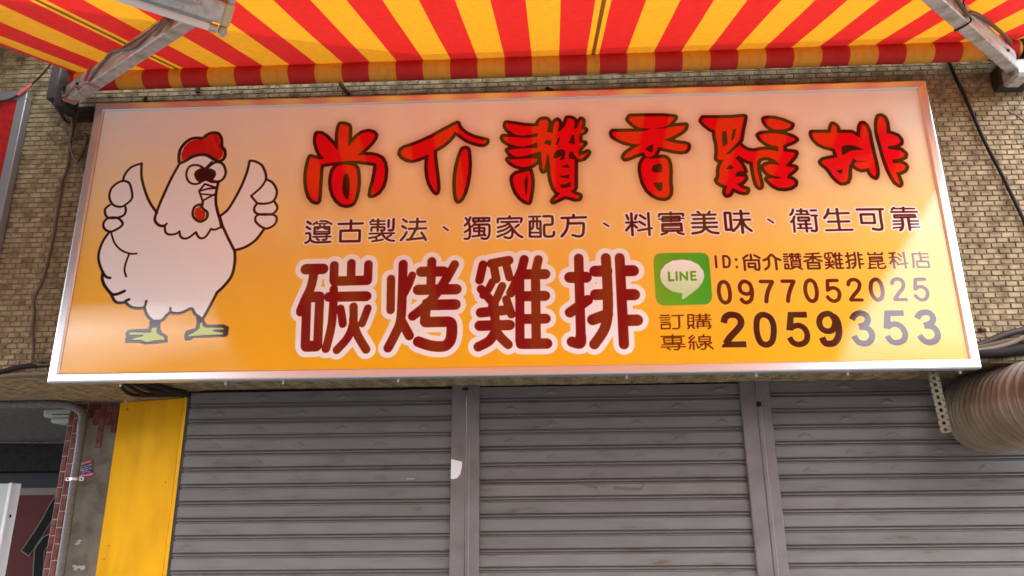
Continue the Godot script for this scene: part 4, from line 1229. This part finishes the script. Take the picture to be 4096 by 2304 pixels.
func build_yellow_panel() -> void:
	# an upright sheet metal cover, turned a little towards the shutters
	var a := Vector3(-1.941, 0, -0.735)
	var b := Vector3(-1.572, 0, -0.63)
	var t := thing("yellow_panel", "tall bright yellow painted sheet metal cover beside the left shutter", "panel", a)
	var u := (b - a).normalized()
	var n := Vector3(-u.z, 0, u.x)
	var basis := Basis(u, Vector3.UP, n)
	var w := a.distance_to(b)
	var st := st_new()
	box(st, u * (w / 2) + Vector3(0, 1.096, 0) - n * 0.012, Vector3(w, 2.193, 0.024), 0.003, basis)
	obj("sheet", done(st), M.yellow_paint, t)
	st = st_new()
	box(st, u * (w + 0.0275) + Vector3(0, 1.094, 0) - n * 0.010, Vector3(0.038, 2.188, 0.026), 0.004, basis)
	obj("trim", done(st), M.yellow_paint, t)
	st = st_new()
	var c := Vector3(-1.480, 1.098, -0.558) - a
	box(st, c, Vector3(0.040, 2.195, 0.12), 0.004, Basis.from_euler(Vector3(0, -0.30, 0)))
	obj("jamb", done(st), M.yellow_paint, t)
	st = st_new()
	box(st, u * (w * 0.5 + 0.05) + Vector3(0, 1.09, 0) - n * 0.035, Vector3(w + 0.08, 2.18, 0.01), 0.002, basis)
	obj("backing", done(st), M.slot, t)
	for k in 4:
		st = st_new()
		box(st, u * [0.052, 0.335, 0.055, 0.04][k] + Vector3(0, [2.155, 1.80, 1.52, 1.46][k], 0.0012), Vector3(0.0045, [0.013, 0.006, 0.006, 0.006][k], 0.002), 0.0008, basis)
		obj("rivet_hole", done(st), M.dark_metal, t)
	for k in 2:
		st = st_new()
		box(st, u * (w + 0.012) + Vector3(0, [1.83, 1.735][k], 0.004), Vector3(0.012, [0.03, 0.012][k], 0.004), 0.001, basis)
		obj("latch", done(st), M.yellow_paint, t)


func build_pipe() -> void:
	var t := thing("drain_pipe", "grey plastic drain pipe bent down in front of the pillar", "pipe", Vector3(-2.08, 0, -0.69))
	var pts := [Vector3(-0.95, 2.184, 0), Vector3(-0.6, 2.183, 0.0), Vector3(-0.23, 2.183, 0), Vector3(-0.115, 2.178, 0), Vector3(-0.05, 2.158, 0.0), Vector3(-0.014, 2.125, 0), Vector3(-0.006, 2.06, 0), Vector3(-0.003, 1.7, 0), Vector3(0.003, 1.2, 0), Vector3(0.006, 0.0, 0)]
	obj("tube", tube(smooth_path(pts, 5), 0.0185, 14), M.pipe, t)
	obj("elbow_collar", tube([Vector3(-0.30, 2.1835, 0), Vector3(-0.19, 2.183, 0)], 0.0215, 14), M.pipe, t)
	obj("socket_collar", tube([Vector3(-0.0085, 2.095, 0), Vector3(-0.0055, 2.03, 0)], 0.0215, 14), M.pipe, t)
	var st := st_new()
	for k in 14:
		var a0 := PI * k / 14
		var a1 := PI * (k + 1) / 14
		var q := []
		for aa in [a0, a1]:
			for e in [-0.006, 0.006]:
				q.append(Vector3(-0.003 + 0.0205 * cos(aa), 1.822 + e, 0.0205 * sin(aa)))
		quad_out(st, q[0], q[2], q[3], q[1], Vector3(-0.003, 1.822, -0.1))
	for s in [-1, 1]:
		box(st, Vector3(-0.003 + s * 0.031, 1.822, -0.002), Vector3(0.024, 0.016, 0.003), 0.0008)
	obj("clamp", done(st), M.steel, t)
	for s in [-1, 1]:
		st = st_new()
		box(st, Vector3(-0.003 + s * 0.034, 1.822, 0.001), Vector3(0.008, 0.008, 0.004), 0.001)
		obj("clamp_screw", done(st), M.dark_metal, t)
	st = st_new()
	box(st, Vector3(-0.45, 2.155, 0.0), Vector3(0.014, 0.02, 0.014), 0.002)
	obj("hook", done(st), M.dark_metal, t)


func build_duct() -> void:
	var t := thing("flexible_duct", "fat ribbed flexible metal duct, brown with dirt, right of the sign", "duct", Vector3(2.13, 2.0, 0.0))
	var path := smooth_path([Vector3(-0.10, 0.04, -0.42), Vector3(-0.085, 0.025, -0.2), Vector3(-0.03, 0.03, -0.02), Vector3(0.11, 0.045, 0.12), Vector3(0.34, 0.07, 0.2), Vector3(0.7, 0.11, 0.23)], 76)
	var fine := []
	var radius := []
	var n := path.size()
	var length := 0.0
	for i in n:
		if i:
			length += path[i].distance_to(path[i - 1])
		fine.append(path[i])
		var ph := fposmod(length / 0.0262, 1.0)
		radius.append(0.148 + 0.020 * pow(1.0 - absf(2.0 * ph - 1.0), 1.5) + 0.003 * sin(length * 17.0) + 0.002 * sin(length * 61.0))
	obj("hose", tube(fine, radius, 44, true), M.duct, t)
	obj("wire_tie", tube(smooth_path([Vector3(0.02, -0.165, 0.06), Vector3(0.10, -0.185, 0.1), Vector3(0.2, -0.16, 0.14)]), 0.006, 6), M.rust, t)


func build_lamp() -> void:
	var a := Vector3(-0.868, 3.205, 0.872)
	var b := Vector3(-1.90, 3.21, 1.60)
	var t := thing("tube_lamp", "twin tube fluorescent batten lamp, unlit, tied under the left awning arm", "lamp", a)
	var u := (b - a).normalized()
	b = a + u * 1.22
	var look := Vector3(0.30, -0.80, 0.55)
	var n := (look - u * look.dot(u)).normalized()
	var s := u.cross(n)
	var basis := Basis(u, n, s)
	var mid := u * 0.61
	var st := st_new()
	box(st, mid, Vector3(1.18, 0.045, 0.072), 0.008, basis)
	obj("body", done(st), M.lamp_body, t)
	st = st_new()
	box(st, u * 0.012 + n * 0.002, Vector3(0.030, 0.05, 0.078), 0.006, basis)
	obj("end_cap", done(st), M.old_plastic, t)
	for e in [-1, 1]:
		obj("tube", tube([u * 0.055 + s * e * 0.058 + n * 0.012, u * 1.17 + s * e * 0.058 + n * 0.012], 0.0135, 14), M.tube_glass, t)
		obj("tube_cap", tube([u * 0.030 + s * e * 0.058 + n * 0.012, u * 0.056 + s * e * 0.058 + n * 0.012], 0.0142, 14), M.tube_cap, t)
		st = st_new()
		box(st, u * 0.012 + s * e * 0.058 + n * 0.009, Vector3(0.026, 0.044, 0.034), 0.008, basis)
		obj("lamp_holder", done(st), M.white_plastic, t)
		st = st_new()
		box(st, mid + s * e * 0.0405 + n * 0.006, Vector3(1.12, 0.022, 0.010), 0.003, basis)
		obj("side_channel", done(st), M.arm_groove, t)


func build_bracket() -> void:
	var t := thing("slotted_bracket", "pale perforated steel strip hanging below the sign's right corner", "bracket", Vector3(1.757, 2.19, -0.2))
	obj("strip", perforated(0.043, 0.262, 10), M.perforated, t, Vector3(0, -0.131, 0)).rotation.z = 0.05
	obj("cross_strip", perforated(0.04, 0.165, 6), M.perforated, t, Vector3(0.025, 0.005, -0.006)).rotation.z = PI / 2


func perforated(w: float, h: float, holes: int) -> ArrayMesh:
	# a flat strip with punched round holes and a folded edge
	var st := st_new()
	var step := h / holes
	var d := 0.003
	var r := 0.0078
	var m := 16
	for i in holes:
		var c := Vector3(0, h / 2 - step * (i + 0.5), 0)
		for k in m:
			var q := []
			for j in [k, k + 1]:
				var a: float = TAU * j / m
				var dir := Vector2(cos(a), sin(a))
				var far := minf((w / 2) / maxf(absf(dir.x), 1e-6), (step / 2) / maxf(absf(dir.y), 1e-6))
				q.append(c + Vector3(dir.x * r, dir.y * r, 0))
				q.append(c + Vector3(dir.x * far, dir.y * far, 0))
			var zz := Vector3(0, 0, d / 2)
			quad_out(st, q[0] + zz, q[1] + zz, q[3] + zz, q[2] + zz, c - Vector3(0, 0, 1))
			quad_out(st, q[0] - zz, q[1] - zz, q[3] - zz, q[2] - zz, c + Vector3(0, 0, 1))
			for v in [q[0] + zz, q[2] + zz, q[2] - zz, q[0] + zz, q[2] - zz, q[0] - zz]:
				st.add_vertex(v)
	box(st, Vector3(w / 2 + 0.001, 0, -0.012), Vector3(0.003, h, 0.026), 0.0008)
	return done(st)


# ------------------------------------------------------------------ cables
func cable(called: String, label: String, pts: Array, r: float, m: Material, group := "") -> MeshInstance3D:
	var o := obj(called, tube(smooth_path(pts, 5), r, 8), m)
	o.set_meta("label", label)
	o.set_meta("category", "cable")
	if group:
		o.set_meta("group", group)
	return o


func build_cables() -> void:
	cable("cable", "long brown cable running down the tiles left of the sign", [Vector3(-2.0226, 3.4771, -0.1000), Vector3(-1.9897, 3.4365, -0.1000), Vector3(-1.9965, 3.3778, -0.1000), Vector3(-1.9997, 3.3195, -0.1000), Vector3(-1.9992, 3.2745, -0.1000), Vector3(-1.9940, 3.2094, -0.1000), Vector3(-1.9939, 3.1402, -0.1000), Vector3(-2.0058, 3.0882, -0.1000), Vector3(-2.0007, 3.0116, -0.1000), Vector3(-2.0010, 2.9278, -0.1000), Vector3(-1.9983, 2.8215, -0.1000), Vector3(-2.0037, 2.6999, -0.1000), Vector3(-2.0096, 2.6206, -0.1000), Vector3(-2.0282, 2.5586, -0.1000), Vector3(-2.0333, 2.5204, -0.1000), Vector3(-2.0217, 2.4811, -0.1000), Vector3(-2.0153, 2.4048, -0.1000), Vector3(-1.9954, 2.3141, -0.1000), Vector3(-1.9900, 2.2667, -0.1000), Vector3(-1.9555, 2.2480, -0.1000), Vector3(-1.9023, 2.2493, -0.1000)], 0.0065, M.wire_brown)
	cable("cable", "grey cable looping up from the wall to the left awning arm", [Vector3(-2.0837, 3.4833, -0.0850), Vector3(-2.0702, 3.4604, -0.0850), Vector3(-2.0395, 3.4332, -0.0850), Vector3(-2.0052, 3.3981, -0.0850), Vector3(-1.9937, 3.3433, -0.0850), Vector3(-1.9956, 3.2919, -0.0850), Vector3(-1.9867, 3.2534, -0.0850)], 0.0058, M.wire_grey)
	cable("cable", "short dark cable end bent in a hook beside the sign's top left corner", [Vector3(-1.9895, 3.2972, -0.0950), Vector3(-1.9702, 3.3223, -0.0950), Vector3(-1.9475, 3.3268, -0.0950), Vector3(-1.9254, 3.3133, -0.0950), Vector3(-1.9247, 3.2659, -0.0950), Vector3(-1.9388, 3.2167, -0.0950), Vector3(-1.9466, 3.1866, -0.0950)], 0.0075, M.wire_brown)
	cable("cable", "thin cut wire with two bare ends near the hooked cable", [Vector3(-1.9902, 3.2561, -0.0900), Vector3(-1.9732, 3.2176, -0.0900), Vector3(-1.9571, 3.1906, -0.0900), Vector3(-1.9417, 3.1814, -0.0900)], 0.0045, M.wire_grey)
	cable("cable", "short wire ending in a brown connector left of the cable bundle", [Vector3(-1.9990, 3.2947, -0.0900), Vector3(-2.0177, 3.2876, -0.0900), Vector3(-2.0418, 3.2780, -0.0900), Vector3(-2.0684, 3.2967, -0.0900), Vector3(-2.0909, 3.3244, -0.0900)], 0.0045, M.wire_grey)
	cable("cable", "dark cord slanting from the awning bracket to the red sign panel", [Vector3(-2.1295, 3.6769, -0.0500), Vector3(-2.1512, 3.6371, -0.0500), Vector3(-2.1775, 3.5976, -0.0500), Vector3(-2.2048, 3.5651, -0.0500), Vector3(-2.2392, 3.5329, -0.0500), Vector3(-2.2692, 3.5035, -0.0500), Vector3(-2.3128, 3.4838, -0.0500), Vector3(-2.3578, 3.4720, -0.0500)], 0.0045, M.wire_black)
	var sl := obj("tape_wrap", tube([Vector3(-2.1995, 3.5690, -0.0480), Vector3(-2.2195, 3.5483, -0.0480), Vector3(-2.2398, 3.5304, -0.0480), Vector3(-2.2578, 3.5124, -0.0480)], 0.0085, 8), M.tape_pink)
	sl.set_meta("label", "pink tape wound round the dark cord above the red sign")
	sl.set_meta("category", "tape")
	cable("cable", "black cable slanting across the tiles right of the sign", [Vector3(2.0145, 3.6236, -0.1000), Vector3(2.0178, 3.5852, -0.1000), Vector3(2.0317, 3.5012, -0.1000), Vector3(2.0551, 3.4054, -0.1000), Vector3(2.0705, 3.3227, -0.1000), Vector3(2.0971, 3.1819, -0.1000), Vector3(2.1411, 3.0132, -0.1000), Vector3(2.1898, 2.8025, -0.1000), Vector3(2.2377, 2.6098, -0.1000)], 0.0075, M.wire_black)
	cable("cable", "thin pale wire hanging from the right awning bracket", [Vector3(2.3302, 3.4952, -0.0900), Vector3(2.3055, 3.4065, -0.0900), Vector3(2.2776, 3.3443, -0.0900), Vector3(2.2417, 3.3054, -0.0900), Vector3(2.2189, 3.3211, -0.0900)], 0.003, M.wire_grey)
	cable("cable", "thin pale wire end sagging off the right edge", [Vector3(2.2417, 3.3054, -0.0900), Vector3(2.2629, 3.2823, -0.0900), Vector3(2.2916, 3.2444, -0.0900)], 0.003, M.wire_brown)
	for k in 4:
		cable("cable", ["upper grey conduit along the wall's foot left of the sign", "dark cable along the wall's foot left of the sign", "lowest brown cable along the wall's foot left of the sign", "pale conduit joining the long brown cable to the sign"][k], [[Vector3(-2.1598, 2.1982, -0.1000), Vector3(-2.0968, 2.2036, -0.1000), Vector3(-2.0443, 2.2081, -0.1000), Vector3(-1.9803, 2.2081, -0.1000), Vector3(-1.9169, 2.2113, -0.1000), Vector3(-1.8643, 2.2147, -0.1000)], [Vector3(-2.1652, 2.2078, -0.1050), Vector3(-2.0838, 2.2299, -0.1050), Vector3(-2.0325, 2.2418, -0.1050), Vector3(-1.9692, 2.2472, -0.1050), Vector3(-1.8843, 2.2511, -0.1050)], [Vector3(-2.1590, 2.1940, -0.1000), Vector3(-2.0531, 2.1987, -0.1000), Vector3(-1.9684, 2.2016, -0.1000), Vector3(-1.8842, 2.2066, -0.1000)], [Vector3(-1.9900, 2.2667, -0.1000), Vector3(-1.9662, 2.2482, -0.1000), Vector3(-1.9343, 2.2487, -0.1000), Vector3(-1.8816, 2.2532, -0.1000)]][k], [0.007, 0.011, 0.006, 0.006][k], [M.wire_grey, M.wire_black, M.wire_brown, M.wire_grey][k])
	var loops := [[Vector3(-1.6693, 2.1850, -0.2213), Vector3(-1.7270, 2.1850, -0.3670), Vector3(-1.7539, 2.1850, -0.4746), Vector3(-1.7079, 2.1850, -0.5190), Vector3(-1.6365, 2.1850, -0.5183), Vector3(-1.5682, 2.1850, -0.5242), Vector3(-1.5111, 2.1850, -0.5156)], [Vector3(-1.6291, 2.1800, -0.1980), Vector3(-1.6590, 2.1800, -0.3202), Vector3(-1.6736, 2.1800, -0.4396), Vector3(-1.6277, 2.1800, -0.4767), Vector3(-1.5601, 2.1800, -0.4825), Vector3(-1.4958, 2.1800, -0.4747)], [Vector3(-1.5925, 2.1820, -0.2002), Vector3(-1.5989, 2.1820, -0.3117), Vector3(-1.5711, 2.1820, -0.3823), Vector3(-1.5420, 2.1820, -0.4426), Vector3(-1.4942, 2.1820, -0.4863)], [Vector3(-1.5218, 2.1760, -0.1685), Vector3(-1.5047, 2.1760, -0.2449), Vector3(-1.4923, 2.1760, -0.3367), Vector3(-1.4708, 2.1760, -0.4017), Vector3(-1.4822, 2.1760, -0.4661)], [Vector3(-1.5798, 2.1840, -0.2176), Vector3(-1.6057, 2.1840, -0.3591), Vector3(-1.5920, 2.1840, -0.4497), Vector3(-1.5477, 2.1840, -0.4799), Vector3(-1.5131, 2.1840, -0.5232)]]
	for k in 5:
		cable("cable", ["outermost black cable of the bundle drooping under the sign", "second black cable of the bundle drooping under the sign", "middle black cable of the bundle under the sign", "innermost short black cable of the bundle under the sign", "slack black cable crossing the bundle under the sign"][k], loops[k], [0.008, 0.009, 0.011, 0.013, 0.012][k], M.wire_black, "black cables under the sign")
	var right := [[Vector3(1.8819, 2.2575, -0.0900), Vector3(1.9452, 2.2800, -0.0900), Vector3(2.0090, 2.3037, -0.0900), Vector3(2.0878, 2.3231, -0.0900), Vector3(2.1546, 2.3406, -0.0900)], [Vector3(1.8826, 2.2491, -0.0850), Vector3(1.9593, 2.2652, -0.0850), Vector3(2.0206, 2.2775, -0.0850), Vector3(2.0762, 2.2806, -0.0850), Vector3(2.1405, 2.2877, -0.0850)], [Vector3(1.8828, 2.2377, -0.0800), Vector3(1.9635, 2.2506, -0.0800), Vector3(2.0257, 2.2680, -0.0800), Vector3(2.0752, 2.2897, -0.0800), Vector3(2.1416, 2.3071, -0.0800)], [Vector3(1.8816, 2.2298, -0.0900), Vector3(1.9749, 2.2302, -0.0900), Vector3(2.0716, 2.2439, -0.0900), Vector3(2.1361, 2.2530, -0.0900)]]
	for k in 4:
		cable("cable", ["topmost dark cable above the ribbed duct", "second dark cable above the ribbed duct", "dark cable crossing the others above the ribbed duct", "thick lowest dark cable resting above the ribbed duct"][k], right[k], [0.013, 0.010, 0.009, 0.022][k], [M.dark_metal, M.wire_brown, M.wire_grey, M.wire_black][k], "dark cables above the duct")
	# wires tied along the awning arms
	var r0 := Vector3(-1.935, 3.4005, 0.08)
	var u := (Vector3(-1.0439, 3.2175, 0.8364) - r0).normalized()
	var out_ := Vector3(-u.z, 0, u.x).normalized()
	var on_arm := func(along: float, up: float, lift: float) -> Vector3: return r0 + u * along + Vector3(0, 0.082 * up, 0) + out_ * (0.004 + lift)
	cable("cable", "grey lamp wire tied along the left awning arm", [on_arm.call(0.30, 0.1, 0.003), on_arm.call(0.38, 0.42, 0.004), on_arm.call(0.47, 0.72, 0.004), on_arm.call(0.54, 0.86, 0.006), on_arm.call(0.66, 0.55, 0.004), on_arm.call(0.78, 0.25, 0.005), on_arm.call(0.90, 0.42, 0.004), on_arm.call(1.05, 0.5, 0.006), on_arm.call(1.13, 0.55, 0.01)], 0.0062, M.wire_grey)
	cable("cable", "thin brown wire beside the lamp wire on the left arm", [on_arm.call(0.62, 0.75, 0.004), on_arm.call(0.80, 0.56, 0.004), on_arm.call(0.95, 0.62, 0.004), on_arm.call(1.1, 0.66, 0.004)], 0.0026, M.wire_brown)
	cable("cable", "knotted grey wire round the foot of the left awning arm", [on_arm.call(-0.03, 0.5, 0.004), on_arm.call(0.02, 0.1, 0.01), on_arm.call(0.07, 0.02, 0.012), on_arm.call(0.12, 0.25, 0.006), on_arm.call(0.17, 0.12, 0.012), on_arm.call(0.2, -0.1, 0.006)], 0.0055, M.wire_grey)
	cable("cable", "looped brown wire hanging from the lamp's near end", [on_arm.call(1.07, 0.5, 0.012), on_arm.call(1.09, 0.2, 0.02), on_arm.call(1.05, -0.08, 0.02), on_arm.call(1.0, -0.1, 0.018), on_arm.call(1.02, 0.1, 0.02), on_arm.call(1.08, 0.4, 0.018)], 0.0075, M.wire_grey)
	for k in 3:
		var o := obj("tape_tie", tube([[on_arm.call(0.30, 0.98, 0.004), on_arm.call(0.285, 0.6, 0.006), on_arm.call(0.26, 0.2, 0.006)], [on_arm.call(0.24, 0.06, 0.004), on_arm.call(0.285, -0.02, 0.002), on_arm.call(0.30, -0.04, -0.045)], [on_arm.call(-0.01, 0.25, 0.006), on_arm.call(0.0, 0.0, 0.006), on_arm.call(0.03, -0.04, -0.045)]][k], [0.0065, 0.004, 0.006][k], 8), M.tape_pink)
		o.set_meta("label", ["pink tape strip across the side of the left awning arm", "pink string tied under the left awning arm", "pink tape at the foot of the left awning arm"][k])
		o.set_meta("category", "tape")
	var q0 := Vector3(2.1889, 3.4284, 0.08)
	var v := (Vector3(1.4992, 3.2296, 0.8004) - q0).normalized()
	var out2 := Vector3(v.z, 0, -v.x).normalized()
	var on_right := func(along: float, up: float, lift: float) -> Vector3: return q0 + v * along + Vector3(0, 0.088 * up, 0) + out2 * (0.004 + lift)
	cable("cable", "brown cable arched over the right awning arm", [on_right.call(0.10, 0.95, 0.008), on_right.call(0.2, 1.05, 0.008), on_right.call(0.42, 0.98, 0.006), on_right.call(0.58, 0.8, 0.006), on_right.call(0.72, 0.45, 0.006), on_right.call(0.78, 0.1, 0.008), on_right.call(0.88, 0.4, 0.006), on_right.call(1.05, 0.8, 0.004)], 0.0075, M.wire_brown)
	cable("cable", "thin black wire tied round the right awning arm", [on_right.call(0.80, 0.6, 0.005), on_right.call(0.765, 0.2, 0.005), on_right.call(0.74, -0.03, 0.004), on_right.call(0.71, -0.03, -0.05), on_right.call(0.70, 0.1, -0.056)], 0.0032, M.wire_black)
	cable("cable", "loose twisted end of the black wire on the right arm", [on_right.call(0.80, 0.6, 0.005), on_right.call(0.79, 0.85, 0.012), on_right.call(0.76, 1.1, 0.016)], 0.0026, M.wire_black)


func build_small_things() -> void:
	# rusty hooks and plugs left in the tiles between the roller and the sign
	var hooks := [[[Vector3(-0.7714, 3.5670, -0.1050), Vector3(-0.7534, 3.5397, -0.1050), Vector3(-0.7231, 3.5017, -0.1050)], "rusty strap end slanting out of the tiles under the roller"], [[Vector3(-1.6816, 3.5187, -0.1050), Vector3(-1.6838, 3.5001, -0.1050), Vector3(-1.6736, 3.4865, -0.1050)], "small rusty hook above the sign's top left corner"], [[Vector3(-1.4407, 3.5699, -0.1050), Vector3(-1.4400, 3.5538, -0.1050), Vector3(-1.4413, 3.5351, -0.1050)], "small rusty stub under the left part of the roller"], [[Vector3(0.1912, 3.5094, -0.1050), Vector3(0.2036, 3.4985, -0.1050), Vector3(0.2205, 3.4901, -0.1050)], "little bent nail in the tiles above the middle of the sign"], [[Vector3(-2.2615, 3.8144, -0.1050), Vector3(-2.2573, 3.8044, -0.1050), Vector3(-2.2567, 3.7946, -0.1050)], "rusty plug in the tiles by the awning's left edge"], [[Vector3(-1.9149, 3.1631, -0.1050), Vector3(-1.9113, 3.1479, -0.1050), Vector3(-1.9081, 3.1353, -0.1050)], "dark plug in the tiles left of the sign's frame"], [[Vector3(1.9217, 2.3332, -0.1050), Vector3(1.9322, 2.3256, -0.1050), Vector3(1.9425, 2.3275, -0.1050)], "broken brown tile stub by the lower right corner of the sign"]]
	for h in hooks:
		var o := obj("hook", tube(h[0], 0.0085, 8), M.rust)
		o.set_meta("label", h[1])
		o.set_meta("category", "hook")
	# flyer on the pillar
	var f := thing("flyer", "small pink and navy flyer pasted on the concrete behind the pipe", "flyer", Vector3(-2.058, 1.874, -0.7365))
	var w := 48
	var h2 := 56
	var im := Image.create(w, h2, false, Image.FORMAT_RGB8)
	im.fill(Color(0.10, 0.09, 0.16))
	im.fill_rect(Rect2i(0, 0, w, 12), Color(0.55, 0.16, 0.20))
	im.fill_rect(Rect2i(0, h2 - 9, w, 9), Color(0.80, 0.28, 0.38))
	var r := RandomNumberGenerator.new()
	r.seed = 5
	for row in 5:
		for k in 9:
			var x := 3 + k * 5
			var y: int = [3, 15, 22, 29, 49][row]
			im.fill_rect(Rect2i(x, y + r.randi() % 2, 2 + r.randi() % 3, 3 + r.randi() % 3), [Color(0.85, 0.55, 0.5), Color(0.6, 0.62, 0.75), Color(0.55, 0.55, 0.7), Color(0.7, 0.7, 0.8), Color(0.95, 0.75, 0.8)][row])
	for k in 14:
		im.fill_rect(Rect2i(8 + k * 2, 40 - int(5 * sin(k * 0.23)), 4, 5), Color(0.60, 0.38, 0.62))
	var m := StandardMaterial3D.new()
	m.resource_name = "flyer_print"
	m.albedo_texture = ImageTexture.create_from_image(im)
	m.roughness = 0.5
	var st := st_new()
	var c := [Vector3(-0.038, 0.029, 0), Vector3(0.017, 0.046, 0.001), Vector3(0.036, -0.030, 0.0015), Vector3(-0.033, -0.042, 0)]
	var uv := [Vector2(0, 0), Vector2(1, 0), Vector2(1, 1), Vector2(0, 1)]
	for i in [0, 1, 2, 0, 2, 3]:
		st.set_uv(uv[i])
		st.add_vertex(c[i])
	obj("sheet", done(st), m, f)
	# a strip of old tape on the middle shutter
	var tapes := [[[Vector3(0.3031, 1.7620, -0.4590), Vector3(0.3556, 1.7489, -0.4590), Vector3(0.3748, 1.7424, -0.4590)], "short strip of old tape on the middle shutter"], [[Vector3(0.4459, 1.7416, -0.4590), Vector3(0.5146, 1.7377, -0.4590), Vector3(0.5640, 1.7362, -0.4590), Vector3(0.5786, 1.7654, -0.4590)], "longer bent strip of old tape on the middle shutter"]]
	for t in tapes:
		var st2 := st_new()
		var p: Array = t[0]
		for i in p.size() - 1:
			var d := Vector3(0, 0.0062, 0)
			quad_out(st2, p[i] + d, p[i + 1] + d, p[i + 1] - d, p[i] - d, p[i] - Vector3(0, 0, 1))
		var o := obj("tape_strip", done(st2), M.old_tape)
		o.set_meta("label", t[1])
		o.set_meta("category", "tape")
